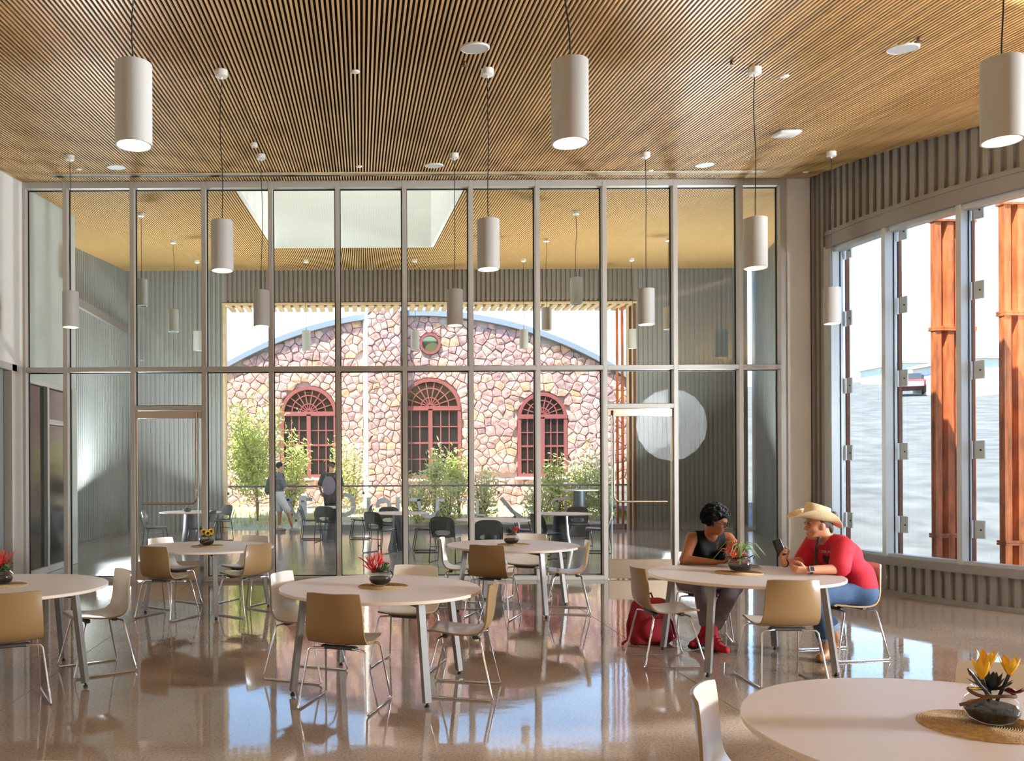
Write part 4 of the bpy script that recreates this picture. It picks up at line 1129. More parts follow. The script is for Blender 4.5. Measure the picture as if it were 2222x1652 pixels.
# mats and flower bowls
ZT_ = .735
mat0 = MB()
pr = [(0, .004)]
for k in range(1, 27):
    pr.append((k * .0073 - .0036, .0075)); pr.append((k * .0073, .0045))
pr += [(.193, .003), (.193, 0), (0, 0)]
mat0.lathe(pr, 56)
mo = mat0.build('jute_mat', M['jute'], smooth=60); mesh_mat = mo.data; bpy.data.objects.remove(mo)
MATS = {'A': (.16, 6.56, 'round jute mat under the coral-red flower bowl'), 'B': (1.76, 10.05, 'round jute mat under the dark succulent bowl'), 'C': (-1.79, 10.03, 'round jute mat under the sunflower bowl'),
        'D': (3.17, 7.30, 'round jute mat under the air-plant bowl, between the two people'), 'E': (-2.80, 6.72, 'round jute mat cut by the picture edge'), 'F': (2.13, 2.98, 'round braided jute mat on the close table')}
for k, (x, y, lab) in MATS.items():
    o = bpy.data.objects.new('jute_mat', mesh_mat); COL.objects.link(o); o.location = (x, y, ZT_ + .0005)
    tag(o, lab, 'table mat', 'jute mats')
def petal(mb, c, d, L, wd, curl=.2, up=(0, 0, 1)):
    c = Vector(c); d = Vector(d).normalized(); s_ = d.cross(Vector(up))
    s_ = s_.normalized() if s_.length > 1e-3 else d.orthogonal().normalized(); n_ = s_.cross(d)
    rows = []
    for q, w_ in ((0, .35), (.3, .9), (.6, 1.0), (.85, .6), (1, .06)):
        p = c + d * L * q + n_ * curl * L * q * q
        rows.append([p - s_ * wd * w_, p + n_ * wd * -.35 * w_, p + s_ * wd * w_])
    mb.grid(rows)
def rosette(mb, c, n, L, wd, rr, tilt=(.2, 1.2)):
    for k in range(n):
        a = k * 2.4; e = tilt[0] + (tilt[1] - tilt[0]) * k / n
        petal(mb, c, (math.cos(a) * math.cos(e), math.sin(a) * math.cos(e), math.sin(e)), L * rr.uniform(.8, 1.1), wd, .15)
def coral(mb, c, n, L, rr, spread=.9):
    for k in range(n):
        a = rr.uniform(0, 6.28); e = rr.uniform(.5, 1.4)
        d_ = Vector((math.cos(a) * math.cos(e), math.sin(a) * math.cos(e), math.sin(e))); p = Vector(c); LL_ = L * rr.uniform(.7, 1.1)
        m1 = p + d_ * LL_ * .55; m2 = p + d_ * LL_ + Vector((rr.gauss(0, .01), rr.gauss(0, .01), 0))
        mb.tube([p, m1, m2], [.006, .005, .002], 5)
        for b_ in range(2):
            d2 = (d_ + Vector((rr.uniform(-1, 1), rr.uniform(-1, 1), rr.uniform(-.2, .6))) * .8).normalized()
            mb.tube([m1, m1 + d2 * LL_ * .4], [.004, .0015], 5)
def bowl(x, y, lab, kind, seed, sc=1.0, rot=0.0):
    rr = random.Random(seed); t = thing('flower_bowl', lab, 'flower bowl', (x, y, ZT_ + .008), rot, 'centrepiece bowls')
    t.scale = (sc, sc, sc)
    out = [(0, 0), (.04, 0), (.068, .014), (.085, .042), (.087, .062), (.076, .088), (.058, .104), (.054, .116), (.062, .126)]
    inn = [(.059, .126), (.051, .116), (.055, .104), (.073, .087), (.084, .062), (.082, .042), (.065, .017), (.038, .004), (0, .004)]
    MB().lathe(out + inn, 32).build('bowl', M['bowl'], t, smooth=60)
    zt = .060 if kind != 'D' else .046
    MB().lathe([(0, .006), (.037, .006), (.063, .018), (.080, .043), (.0815, .062 if zt > .06 else .05), (.07, zt + .006), (.03, zt + .010), (0, zt + .008)], 24).build('pebbles', M['soil'], t, smooth=60)
    if kind in 'AF':
        pts = [(.066 * math.cos(a), .066 * math.sin(a), .107 + .004 * math.sin(3 * a)) for a in [k * PI / 12 for k in range(24)]]
        MB().tube(pts, .006, 6, closed=True).build('rope_tie', M['wire' if kind == 'A' else 'rope'], t, smooth=60)
        MB().tube([(.06, .02, .105), (.085, .035, .10), (.098, .04, .075), (.088, .03, .05)] if kind == 'A' else [(-.04, -.05, .107), (-.085, -.045, .09), (-.125, -.02, .07)], .006, 6).build('rope_loop', M['wire' if kind == 'A' else 'rope'], t, smooth=60)
    else:
        MB().tube([(.063 * math.cos(a), .063 * math.sin(a), .108) for a in [k * PI / 12 for k in range(24)]], .0045, 6, closed=True).build('wire_ring', M['wire'], t, smooth=60)
    if kind == 'C':
        pts = [(.089 * math.cos(a) , -.089 * abs(math.sin(a)) , .045 + .035 * math.cos(a)) for a in [PI * k / 10 for k in range(11)]]
        MB().tube(pts, .004, 6).build('rope_loop', M['rope'], t, smooth=60)
    if kind == 'D':
        MB().tube([(-.06, -.02, .108), (-.085, -.03, .118), (-.10, -.03, .112)], .004, 6).build('wire_hook', M['wire'], t, smooth=60)
        MB().tube([(.06, -.02, .108), (.085, -.03, .122), (.10, -.03, .118), (.085, -.03, .10)], .004, 6).build('wire_hook', M['wire'], t, smooth=60)
    fl_ = MB(); gn = MB(); aux = MB()
    if kind in 'AE':
        coral(fl_, (-.045, 0, .10), 9, .15, rr); coral(fl_, (-.02, .01, .11), 7, .17, rr); 
        for v in list(fl_.v)[:0]: pass
        rosette(gn, (.04, -.01, .11), 16, .06, .010, rr); rosette(gn, (.0, -.02, .105), 10, .05, .009, rr)
        for k in range(26): aux.lathe([(0, -.006), (.006, 0), (0, .006)], 5, c=(.03 + rr.gauss(0, .018), .02 + rr.gauss(0, .014), .155 + rr.gauss(0, .008)))
        fl_.build('coral_flower', M['red'], t); gn.build('succulent', M['green'], t); aux.build('berry_head', M['dark_red'], t)
    elif kind == 'B':
        rosette(gn, (-.02, 0, .12), 26, .075, .009, rr, (.05, 1.3)); gn.build('agave', M['dark_green'], t)
        coral(fl_, (.05, 0, .12), 10, .09, rr); fl_.build('coral_flower', M['red'], t)
        rosette(aux, (.03, -.02, .115), 8, .04, .008, rr); aux.build('succulent', M['green'], t)
    elif kind == 'C':
        for (cx, cz, cy) in ((-.03, .155, 0), (.05, .16, 0), (.02, .14, -.03)):
            for k in range(13):
                a = k * 2 * PI / 13; petal(fl_, (cx, cy, cz), (math.cos(a), -.55, math.sin(a)), .038, .008, .1, up=(0, 1, 0))
            aux.lathe([(0, -.016), (.014, -.012), (.018, 0), (.014, .008), (0, .010)], 10, M=Matrix.Translation((cx, cy - .006, cz)) @ Matrix.Rotation(PI / 2, 4, 'X'))
            gn.tube([(cx * .4, cy, .07), (cx, cy + .01, cz)], .004, 5)
        rosette(gn, (0, 0, .11), 18, .07, .012, rr)
        fl_.build('sunflower_petals', M['yellow'], t); aux.build('seed_head', M['soil'], t); gn.build('leaves', M['green'], t)
    elif kind == 'D':
        for k in range(34):
            a = rr.uniform(0, 6.28); d_ = Vector((math.cos(a), math.sin(a), 0)); h = rr.uniform(.06, .12); ext = rr.uniform(.05, .16)
            base = Vector((.0, 0, .11))
            gn.tube([base, base + d_ * ext * .35 + Vector((0, 0, h)), base + d_ * ext * .8 + Vector((0, 0, h * .9)), base + d_ * ext * 1.25 + Vector((0, 0, h * .9 - ext * .55))], [.004, .004, .003, .0008], 5)
        gn.tube([(0, 0, .05), (0, -.005, .08), (0, 0, .112)], .006, 6); gn.build('air_plant', M['sage'], t)
        for c in ((-.075, -.01, .145), (-.05, .0, .165), (-.02, .03, .175)):
            for k in range(44):
                a = rr.uniform(0, 6.28); e = rr.uniform(-.3, 1.5); L_ = rr.uniform(.03, .065)
                d_ = Vector((math.cos(a) * math.cos(e), math.sin(a) * math.cos(e), math.sin(e)))
                fl_.tube([Vector(c), Vector(c) + d_ * L_], [.003, .0018], 4)
        fl_.build('red_bloom', M['red'], t)
        for k in range(6): petal(aux, (-.06, -.03, .12), (rr.uniform(-1, .5), -.6, rr.uniform(-.3, .3)), .05, .012)
        aux.build('orange_petals', M['orange'], t)
    elif kind == 'F':
        for (cx, cy, cz, n_) in ((-.055, -.03, .16, 7), (.0, .02, .18, 6), (.04, -.03, .17, 6)):
            for k in range(n_):
                a = k * 2 * PI / n_ + .3; petal(fl_, (cx, cy, cz), (math.cos(a) * .55, math.sin(a) * .55, 1), .075, .013, .08)
            gn.tube([(cx * .3, cy * .3, .08), (cx, cy, cz + .01)], .006, 6)
        petal(fl_, (-.07, -.05, .135), (-1, -.3, -.1), .06, .012)
        gn.tube([(-.02, -.02, .10), (-.08, -.05, .15), (-.11, -.06, .185)], [.006, .006, .005], 6)
        gn.tube([(-.11, -.06, .185), (-.13, -.07, .205)], [.008, .003], 6)
        rosette(gn, (0, 0, .115), 18, .075, .011, rr)
        for k in range(7): petal(aux, (.03, -.05, .12), (rr.uniform(-1, 1), -.8, rr.uniform(0, .6)), .04, .014)
        fl_.build('lily_petals', M['yellow'], t); gn.build('stems_and_leaves', M['dark_green'], t); aux.build('dark_red_petals', M['dark_red'], t)
    return t
bowl(.135, 6.58, 'glass bowl with coral-red branching flowers on the middle table', 'A', 1, 1.02)
bowl(1.73, 10.05, 'glass bowl with a dark spiky succulent and a red flower, table by the glass', 'B', 2, 1.03)
bowl(-1.80, 10.04, 'glass bowl with small sunflowers and a rope, table by the glass', 'C', 3, 1.05)
bowl(3.19, 7.32, 'glass bowl with a drooping air plant and red bloom between the two people', 'D', 4, 1.15)
bowl(-2.80, 6.72, 'glass bowl with red flowers cut by the picture edge', 'E', 5, 1.05)
bowl(2.17, 2.99, 'glass bowl with yellow lily flowers and rope on the close table', 'F', 6, 1.0)
# notebooks
for k, (x, y, rz, c, lab) in enumerate(((3.40, 7.68, .25, (126, 66, 96), 'purple notebook on top of another on the table of the two people'), (3.41, 7.66, .12, (110, 120, 170), 'blue-edged notebook underneath the purple one'))):
    t = thing('notebook', lab, 'notebook', (x, y, ZT_ + (.012 if k == 0 else 0.0005)), rz)
    mcv = mat('notebook_cover', c, .5)
    MB().box(-.09, .09, -.065, .065, .0, .0015).build('cover', mcv, t); MB().box(-.088, .09, -.063, .063, .0015, .0095).build('pages', M['white'], t); MB().box(-.09, .09, -.065, .065, .0095, .011).build('cover', mcv, t)

# ---------------------------------------------------------------- courtyard furniture
def make_dark_chair():
    t = thing('stacking_chair', '', 'chair')
    # back panel with an oval hand hole: frame ring of points around the hole
    b = MB(); n = 32; rows = []
    def bend(x, z): return (x, -.19 - .10 * ((z - .44) / .36) + .035 * (x / .22) ** 2 - .0, z)
    for k in range(n):
        a = 2 * PI * k / n; c, s = math.cos(a), math.sin(a)
        f = lambda v, p: math.copysign(abs(v) ** p, v)
        ox, oz = .225 * f(c, .55), .62 + .185 * f(s, .6)
        ix, iz = .135 * f(c, .8), .525 + .045 * f(s, .8)
        rows.append((Vector(bend(ox, oz)), Vector(bend((ox + ix) / 2, (oz + iz) / 2)), Vector(bend(ix, iz))))
    th = Vector((0, .010, 0))
    g1 = [[r[0], r[1], r[2], r[2] + th, r[1] + th, r[0] + th] for r in rows] ; g1.append(g1[0])
    b.grid(g1, closed=True); b.build('backrest', M['charcoal'], t, smooth=50)
    fr, bk = shell([(.22, .44), (.18, .452), (.05, .445), (-.08, .44), (-.17, .45), (-.20, .47)], [.19, .205, .22, .22, .215, .20], .01, .012, .014, 12, 8, 0)
    sheet_build(fr, bk, 'seat', M['charcoal'], 'seat_underside', M['charcoal'], t)
    for sx in (-1, 1):
        MB().tube([(.215*sx, -.285, .70), (.222*sx, -.22, .52), (.22*sx, -.19, .44), (.235*sx, -.24, .02), (.235*sx, -.225, .009), (.235*sx, .215, .009), (.235*sx, .235, .02), (.20*sx, .17, .425), (.19*sx, .14, .436), (.20*sx, -.17, .436)], .0085, 7).build('sled_frame', M['charcoal_tube'], t, smooth=60)
    MB().tube([(-.2, .14, .43), (.2, .14, .43)], .008, 7).build('cross_brace', M['charcoal_tube'], t, smooth=60)
    MB().tube([(-.225, -.2, .28), (.225, -.2, .28)], .006, 7).build('cross_brace', M['charcoal_tube'], t, smooth=60)
    return t
dc0 = make_dark_chair(); dk = kids(dc0); du = [0]
def dchair(px, Y, hd, lab):
    X = (px - PX) / F * Y; rz = head(Vector((*hd, 0)).normalized())
    if not du[0]: du[0] = 1; o = dc0; o.location = (X, Y, -.002); o.rotation_euler = (0, 0, rz); o['label'] = lab
    else: o = dup(dc0, (X, Y, -.002), rz, lab, ch=dk)
    o['group'] = 'dark courtyard chairs'
for a in ((676, 19.9, (1, .15), 'dark courtyard chair in profile beside the pedestal near the person in black'),
          (710, 19.2, (.25, 1), 'dark courtyard chair with its back to us before the table near the person in black'),
          (782, 20.0, (-1, .1), 'dark courtyard chair in profile across from another, before the sunlit buttress flank'),
          (824, 16.7, (.65, .75), 'dark courtyard chair with its back to us beside the second pedestal table'),
          (846, 18.3, (.1, -1), 'dark courtyard chair behind the second pedestal table, only its top showing'),
          (922, 16.9, (-1, .0), 'dark courtyard chair in profile between the second and third pedestal tables'),
          (968, 15.0, (.4, .9), 'large dark courtyard chair with oval hole and its back to us, above the white chair'),
          (1058, 14.0, (.1, 1), 'dark courtyard chair with its solid back to us behind the dark succulent table'),
          (1146, 16.4, (.9, -.2), 'dark courtyard chair with curved back edge-on beyond the third table'),
          (1188, 15.6, (.9, .4), 'dark courtyard chair peeking past the mullion before the flared pedestal'),
          (1256, 18.0, (-.1, -1), 'dark courtyard chair facing us behind the flared pedestal table'),
          (1296, 16.6, (-.85, .15), 'dark courtyard chair beside the glass door frame, seat toward the flared pedestal'),
          (338, 17.6, (1, .05), 'dark courtyard chair in profile behind the steel door near the ribbed wall'),
          (436, 17.4, (-1, .2), 'dark courtyard chair half hidden by the mullion behind the steel door'),
          (474, 19.8, (-.7, -.7), 'dark courtyard chair in the shade beside the opening jamb')): dchair(*a)
def pedestal(px, Y, zt, r, lab, tall=False):
    X = (px - PX) / F * Y; t = thing('pedestal_table', lab, 'table', (X, Y, -.002), 0, 'courtyard pedestal tables')
    MB().lathe([(0, zt), (r - .01, zt), (r, zt - .008), (r - .006, zt - .018), (0, zt - .018)], 48).build('tabletop', M['table_top'], t, smooth=30)
    MB().lathe([(0, 0), (.235 if not tall else .22, 0), (.23, .015), (.19, .18), (.155, zt * .5), (.14, zt * .8), (.135, zt - .018), (0, zt - .018)], 28).build('pedestal', M['pedestal'], t, smooth=40)
pedestal(718, 20.1, .74, .56, 'courtyard pedestal table nearest the person in black')
pedestal(866, 17.3, .74, .62, 'courtyard pedestal table before the sunlit buttress flank')
pedestal(1069, 14.9, .74, .64, 'courtyard pedestal table right behind the dark succulent table')
pedestal(1216, 16.8, .74, .60, 'courtyard pedestal table with the flared blue-black base beside the mullion')
pedestal(1257, 20.6, 1.10, .45, 'tall bar-height pedestal table before the yellow-green shrub', True)
pedestal(413, 18.1, .74, .64, 'courtyard pedestal table behind the steel door near the ribbed wall')
t = thing('dark_bowl', 'small dark bowl on the table behind the steel door', 'bowl', ((406 - PX) / F * 18.1, 18.1, .738), 0)
MB().lathe([(0, 0), (.05, 0), (.09, .03), (.10, .06), (.09, .06), (.05, .012), (0, .012)], 20).build('bowl', M['charcoal'], t, smooth=50)
b = MB(); rr = random.Random(4); rosette(b, (0, 0, .03), 16, .08, .014, rr); b.build('plant', M['dark_green'], t)
# ---------------------------------------------------------------- people: one continuous skin per body, grown from a distance field
def V3(*a): return np.array(a, dtype=np.float32)
def cap(a, b, ra, rb):
    a, b = np.array(a, np.float32), np.array(b, np.float32); R = max(ra, rb)
    def fn(P):
        ba = b - a; L = max(float(ba @ ba), 1e-9); q = P - a
        t = np.clip((q @ ba) / L, 0, 1)
        return np.linalg.norm(q - t[..., None] * ba, axis=-1) - (ra + (rb - ra) * t)
    return fn, np.minimum(a, b) - R, np.maximum(a, b) + R
def ell(c, r, R=None):
    c = np.array(c, np.float32); r = np.array(r, np.float32); R_ = np.eye(3, dtype=np.float32) if R is None else np.array(R, np.float32)
    def fn(P):
        q = (P - c) @ R_; k0 = np.linalg.norm(q / r, axis=-1); k1 = np.linalg.norm(q / (r * r), axis=-1)
        return k0 * (k0 - 1) / np.maximum(k1, 1e-6)
    m = float(r.max()); return fn, c - m, c + m
def half(n, p):
    """keeps the side of the plane against n"""
    n = np.array(n, np.float32); n = n / np.linalg.norm(n); p = np.array(p, np.float32)
    return lambda P: (P - p) @ n
def sdf(name, ops, res, material, parent, grow=0.0, smooth=True):
    lo = np.min([o[1][1] for o in ops if o[0] == 'u'], axis=0) - 4 * res - grow
    hi = np.max([o[1][2] for o in ops if o[0] == 'u'], axis=0) + 4 * res + grow
    N = np.ceil((hi - lo) / res).astype(int) + 1
    f = np.full(N, 0.3, np.float32)
    ax = [lo[i] + res * np.arange(N[i], dtype=np.float32) for i in range(3)]
    for o in ops:
        k = o[2] if len(o) > 2 else 0.01
        if o[0] == 'i':
            P = np.stack(np.meshgrid(*ax, indexing='ij'), -1); f = np.maximum(f, o[1](P).astype(np.float32)); continue
        fn, l, h = o[1]; m = k + 2 * res + grow
        i0 = np.maximum(((l - m - lo) / res).astype(int), 0); i1 = np.minimum(((h + m - lo) / res).astype(int) + 2, N)
        if np.any(i1 <= i0): continue
        sl_ = tuple(slice(a, b) for a, b in zip(i0, i1))
        P = np.stack(np.meshgrid(*[ax[i][sl_[i]] for i in range(3)], indexing='ij'), -1)
        d = fn(P).astype(np.float32); a = f[sl_]
        if o[0] == 'u':
            d = d - grow
            hh = np.clip(.5 + .5 * (a - d) / k, 0, 1); f[sl_] = a + (d - a) * hh - k * hh * (1 - hh)
        else:
            d = -d; hh = np.clip(.5 - .5 * (a - d) / k, 0, 1); f[sl_] = a + (d - a) * hh + k * hh * (1 - hh)
    ins = f < 0
    c = ins[:-1, :-1, :-1].astype(np.int8)
    cnt = np.zeros(c.shape, np.int8); offs = [(i, j, k) for i in (0, 1) for j in (0, 1) for k in (0, 1)]
    S = lambda A, o: A[o[0]:A.shape[0]-1+o[0], o[1]:A.shape[1]-1+o[1], o[2]:A.shape[2]-1+o[2]]
    for o in offs: cnt += S(ins, o)
    act = (cnt > 0) & (cnt < 8); idx = np.argwhere(act); vid = -np.ones(act.shape, np.int64); vid[act] = np.arange(len(idx))
    acc = np.zeros((len(idx), 3)); num = np.zeros(len(idx))
    cv = {o: f[idx[:, 0] + o[0], idx[:, 1] + o[1], idx[:, 2] + o[2]] for o in offs}
    for o in offs:
        for d in range(3):
            if o[d] == 0:
                p = list(o); p[d] = 1; p = tuple(p); a, b = cv[o], cv[p]; m = (a < 0) != (b < 0)
                t = np.where(m, a / np.where(m, a - b, 1), 0)
                e = np.array(o, float)[None].repeat(len(idx), 0); e[:, d] = t
                acc[m] += e[m]; num[m] += 1
    verts = lo + res * (idx + acc / num[:, None])
    faces = []
    for d in range(3):
        u, v = (d + 1) % 3, (d + 2) % 3
        A = np.take(ins, range(ins.shape[d] - 1), d); B = np.take(ins, range(1, ins.shape[d]), d)
        for flip, msk in ((0, A & ~B), (1, ~A & B)):
            e = np.argwhere(msk); e = e[(e[:, u] > 0) & (e[:, v] > 0) & (e[:, u] < act.shape[u]) & (e[:, v] < act.shape[v])]
            q = []
            for (du, dv) in ((0, 0), (1, 0), (1, 1), (0, 1)):
                w_ = e.copy(); w_[:, u] -= du; w_[:, v] -= dv; q.append(vid[w_[:, 0], w_[:, 1], w_[:, 2]])
            q = np.stack(q, 1); faces.append(q[:, ::-1] if flip else q)
    F_ = np.concatenate(faces)
    # two rounds of relaxing
    for _ in range(2 if smooth else 0):
        s_ = np.zeros_like(verts); n_ = np.zeros(len(verts))
        for a, b in ((0, 1), (1, 2), (2, 3), (3, 0)):
            np.add.at(s_, F_[:, a], verts[F_[:, b]]); np.add.at(n_, F_[:, a], 1); np.add.at(s_, F_[:, b], verts[F_[:, a]]); np.add.at(n_, F_[:, b], 1)
        verts = verts * .5 + .5 * s_ / n_[:, None]
    me = bpy.data.meshes.new(name)
    me.vertices.add(len(verts)); me.vertices.foreach_set('co', verts.astype(np.float32).ravel())
    me.loops.add(F_.size); me.loops.foreach_set('vertex_index', F_.astype(np.int32).ravel())
    me.polygons.add(len(F_)); me.polygons.foreach_set('loop_start', np.arange(0, F_.size, 4, dtype=np.int32))
    me.polygons.foreach_set('use_smooth', np.ones(len(F_), bool)); me.materials.append(material); me.update(calc_edges=True); me.validate()
    o = bpy.data.objects.new(name, me); COL.objects.link(o)
    if parent is not None: o.parent = parent
    return o
def U(p, k=.02): return ('u', p, k)
def Sb(p, k=.01): return ('s', p, k)
def basis(fwd, up):
    f = Vector(fwd).normalized(); s = Vector(up).cross(f).normalized(); u = f.cross(s); return f, s, u    # forward, left, up
def head_ops(c, fwd, up, sc=1.0, nose=1.0):
    f, s, u = basis(fwd, up); c = Vector(c)
    g = lambda a, b, d: c + (f * a + s * b + u * d) * sc
    R = np.array([list(f), list(s), list(u)], np.float32).T
    e = lambda a, b, d, r: ell(g(a, b, d), [x * sc for x in r], R)
    o = [U(e(-.012, 0, .028, (.098, .075, .100)), .02), U(e(.022, 0, -.045, (.066, .056, .068)), .03), U(e(.058, 0, -.088, (.028, .030, .022)), .03),
         U(e(.050, .035, -.015, (.036, .028, .030)), .02), U(e(.050, -.035, -.015, (.036, .028, .030)), .02),
         U(cap(g(.080, .03, .034), g(.080, -.03, .034), .012 * sc, .012 * sc), .015)]
    for b in (.031, -.031): o.append(Sb(e(.098, b, .014, (.018, .018, .012)), .014))
    o += [U(cap(g(.088, 0, .020), g(.108 * nose, 0, -.016), .008 * sc, .011 * sc), .010), U(cap(g(.098, .010, -.020), g(.098, -.010, -.020), .009 * sc, .009 * sc), .008),
          U(cap(g(.086, .018, -.052), g(.086, -.018, -.052), .007 * sc, .007 * sc), .010), U(cap(g(.082, .015, -.064), g(.082, -.015, -.064), .008 * sc, .008 * sc), .008),
          Sb(cap(g(.098, .020, -.0575), g(.098, -.020, -.0575), .003 * sc, .003 * sc), .004)]
    for b in (.076, -.076): o.append(U(e(-.010, b, .0, (.020, .010, .031)), .008))
    return o, g
def face_parts(t, g, skin_lip, brow, eye_c=(.070, .014), sc=1.0):
    for b in (.031, -.031):
        eye = MB(); eye.lathe([(0, -.0105), (.006, -.0085), (.0105, 0), (.006, .0085), (0, .0105)], 10, c=tuple(g(eye_c[0] - .004, b, eye_c[1]))); eye.build('eye', M['eye'], t, smooth=70)
        ir = MB(); ir.lathe([(0, -.005), (.0045, -.002), (.005, 0), (.0045, .002), (0, .005)], 8, c=tuple(g(eye_c[0] + .0045, b + .001, eye_c[1] - .002))); ir.build('iris', M['iris'], t, smooth=70)
        s_ = 1 if b > 0 else -1
        MB().tube([g(.091, b - .016 * s_, .031), g(.092, b, .037), g(.082, b + .018 * s_, .033)], [.003, .004, .002], 6).build('eyebrow', brow, t, smooth=70)
        MB().tube([g(.090, b - .012 * s_, .018), g(.0925, b, .0235), g(.086, b + .013 * s_, .018)], [.002, .003, .002], 6).build('eyelid', brow, t, smooth=70)
    for dz, r in ((-.0525, .0040), (-.0625, .0048)):
        MB().tube([g(.083, .022, -.0575), g(.0885, .010, dz), g(.0905, 0, dz), g(.0885, -.010, dz), g(.083, -.022, -.0575)], [.002, r, r, r, .002], 8).build('lip', skin_lip, t, smooth=70)
def hand_ops(w, d, n, thumb, curl, spread=.018, sc=1.0):
    """w wrist, d towards the fingers, n out of the palm, thumb: +1 or -1 side, curl per finger in radians per joint"""
    d = Vector(d).normalized(); n = (Vector(n) - d * Vector(n).dot(d)).normalized(); s = n.cross(d) * thumb; w = Vector(w); o = []
    Ls = [.070, .078, .073, .058]
    for i in range(4):
        kx = (1.5 - i) * spread * sc
        kn = w + d * (.082 - abs(i - 1.2) * .004) * sc + s * kx
        o.append(U(cap(w + s * kx * .55 + d * .01, kn, .0135 * sc, .0115 * sc), .012))
        p = kn; a = 0; L = Ls[i] * sc; cu = curl[i] if isinstance(curl, (list, tuple)) else curl
        for q, fr in enumerate((.45, .32, .23)):
            a += cu * (1.0 if q else .8)
            p2 = p + (d * math.cos(a) + n * math.sin(a)) * L * fr
            o.append(U(cap(p, p2, (.0098 - .0008 * q) * sc, (.0090 - .0010 * q) * sc), .004)); p = p2
    b = w + d * .022 * sc + s * .020 * sc + n * .006
    m = b + (s * .65 + d * .60 + n * .35).normalized() * .042 * sc
    m2 = m + (s * .15 + d * .85 + n * .50).normalized() * .032 * sc
    m3 = m2 + (d * .85 + n * .5 - s * .15).normalized() * .024 * sc
    o += [U(cap(b, m, .015 * sc, .0115 * sc), .010), U(cap(m, m2, .0112 * sc, .0098 * sc), .005), U(cap(m2, m3, .0098 * sc, .0078 * sc), .004)]
    return o
def lat(c, s, hw, r, k=.06): c = Vector(c); s = Vector(s).normalized(); return U(cap(c - s * hw, c + s * hw, r, r), k)
def skin(name, col, **k):
    m = mat(name, col, .48, noise=.08, nscale=25, **k); b = m.node_tree.nodes['Principled BSDF']
    b.inputs['Subsurface Weight'].default_value = .12; b.inputs['Subsurface Radius'].default_value = (.02, .008, .004); return m
M['skin_w'] = skin('brown_skin', (150, 92, 58)); M['skin_m'] = skin('tan_skin', (196, 132, 96)); M['skin_p'] = skin('fair_skin', (190, 140, 112))
M['lip_w'] = mat('lip_rose', (150, 70, 62), .4); M['lip_m'] = mat('lip_tan', (176, 100, 84), .45)
M['eye'] = mat('eye_white', (225, 220, 212), .25); M['iris'] = mat('dark_iris', (28, 20, 16), .15)
M['hair_black'] = mat('black_hair', (13, 10, 10), .75, spec=.15, noise=.4, nscale=60); M['hair_brown'] = mat('dark_brown_hair', (58, 38, 28), .5, noise=.3, nscale=50, bump=.5, bscale=120)
M['black_cloth'] = mat('black_cloth', (12, 12, 14), .95, spec=.2, bump=.2, bscale=300); M['grey_cloth'] = mat('grey_mauve_cloth', (118, 104, 106), .9, noise=.08, nscale=20, bump=.2, bscale=300)
M['red_cloth'] = mat('red_shirt_cloth', (190, 18, 42), .8, noise=.06, nscale=12, bump=.15, bscale=250); M['denim'] = mat('blue_denim', (50, 74, 104), .85, noise=.22, nscale=14, bump=.25, bscale=350)
M['denim_cuff'] = mat('pale_denim_cuff', (130, 148, 166), .85); M['stitch'] = mat('tan_stitching', (170, 140, 96), .8)
M['boot_red'] = mat('red_boot_suede', (178, 14, 30), .75); M['sole_dark'] = mat('dark_sole', (46, 26, 26), .7); M['boot_tan'] = mat('tan_boot_leather', (146, 96, 46), .5, noise=.2, nscale=20)
M['straw'] = mat('pale_straw', (226, 202, 158), .75, noise=.1, nscale=90, bump=.35, bscale=260); M['phone'] = mat('black_phone', (20, 21, 24), .3)
M['gold'] = mat('pale_gold_chain', (220, 190, 130), .25, 1.0)

def limb(a, b, c, r0, r1, r2, k=.02): return [U(cap(a, b, r0, r1), k), U(cap(b, c, r1 * .98, r2), k)]
# ------------------------------- curly-haired person in black
W = thing('person', 'person with curly black hair, glasses and black sleeveless top, leaning on the table', 'person', (0, 0, 0))
sd = Vector((.95, -.22, .02))
pel, wai, che, shl, nek = Vector((3.215, 8.30, .545)), Vector((3.22, 8.27, .68)), Vector((3.245, 8.18, .85)), Vector((3.25, 8.11, .965)), Vector((3.255, 8.07, 1.01))
hc_ = Vector((3.262, 7.985, 1.125)); hf = Vector((.62, -.62, -.34)); hu = Vector((.22, -.25, .95))
shR, shL, elR, elL, wrR, wrL = Vector((3.095, 8.13, .962)), Vector((3.405, 8.07, .965)), Vector((2.955, 7.93, .783)), Vector((3.49, 7.90, .783)), Vector((3.175, 7.80, .770)), Vector((3.36, 7.70, .772))
torso = [lat(pel, sd, .075, .115), lat(wai, sd, .065, .105), lat(che, sd, .07, .105), U(cap(che + Vector((-.06, -.07, .0)), che + Vector((-.06, -.06, -.01)), .055, .055), .05), U(cap(che + Vector((.06, -.08, .0)), che + Vector((.06, -.07, -.01)), .055, .055), .05), lat(shl, sd, .10, .062)]
hops, gW = head_ops(hc_, hf, hu, .98, .97)
arms = limb(shR, elR, wrR, .056, .045, .027) + limb(shL, elL, wrL, .056, .045, .027)
legs = limb(Vector((3.13, 8.27, .53)), Vector((3.095, 7.90, .545)), Vector((3.10, 7.82, .16)), .085, .06, .04, .03) + limb(Vector((3.30, 8.26, .53)), Vector((3.375, 7.88, .55)), Vector((3.10, 7.70, .17)), .085, .06, .04, .03)
handR = hand_ops(wrR, (.93, -.30, .05), (.15, .25, .95), 1, [.55, .55, .6, .65]); handL = hand_ops(wrL, (-.80, .34, .05), (-.1, .35, .9), -1, [.6, .6, .65, .7])
skull = hops + [U(cap(nek + Vector((0, .01, -.03)), hc_ + hu * -.06 - hf * .03, .058, .052), .025)]
sdf('body', torso + arms + legs + handR + handL + skull, .0045, M['skin_w'], W)
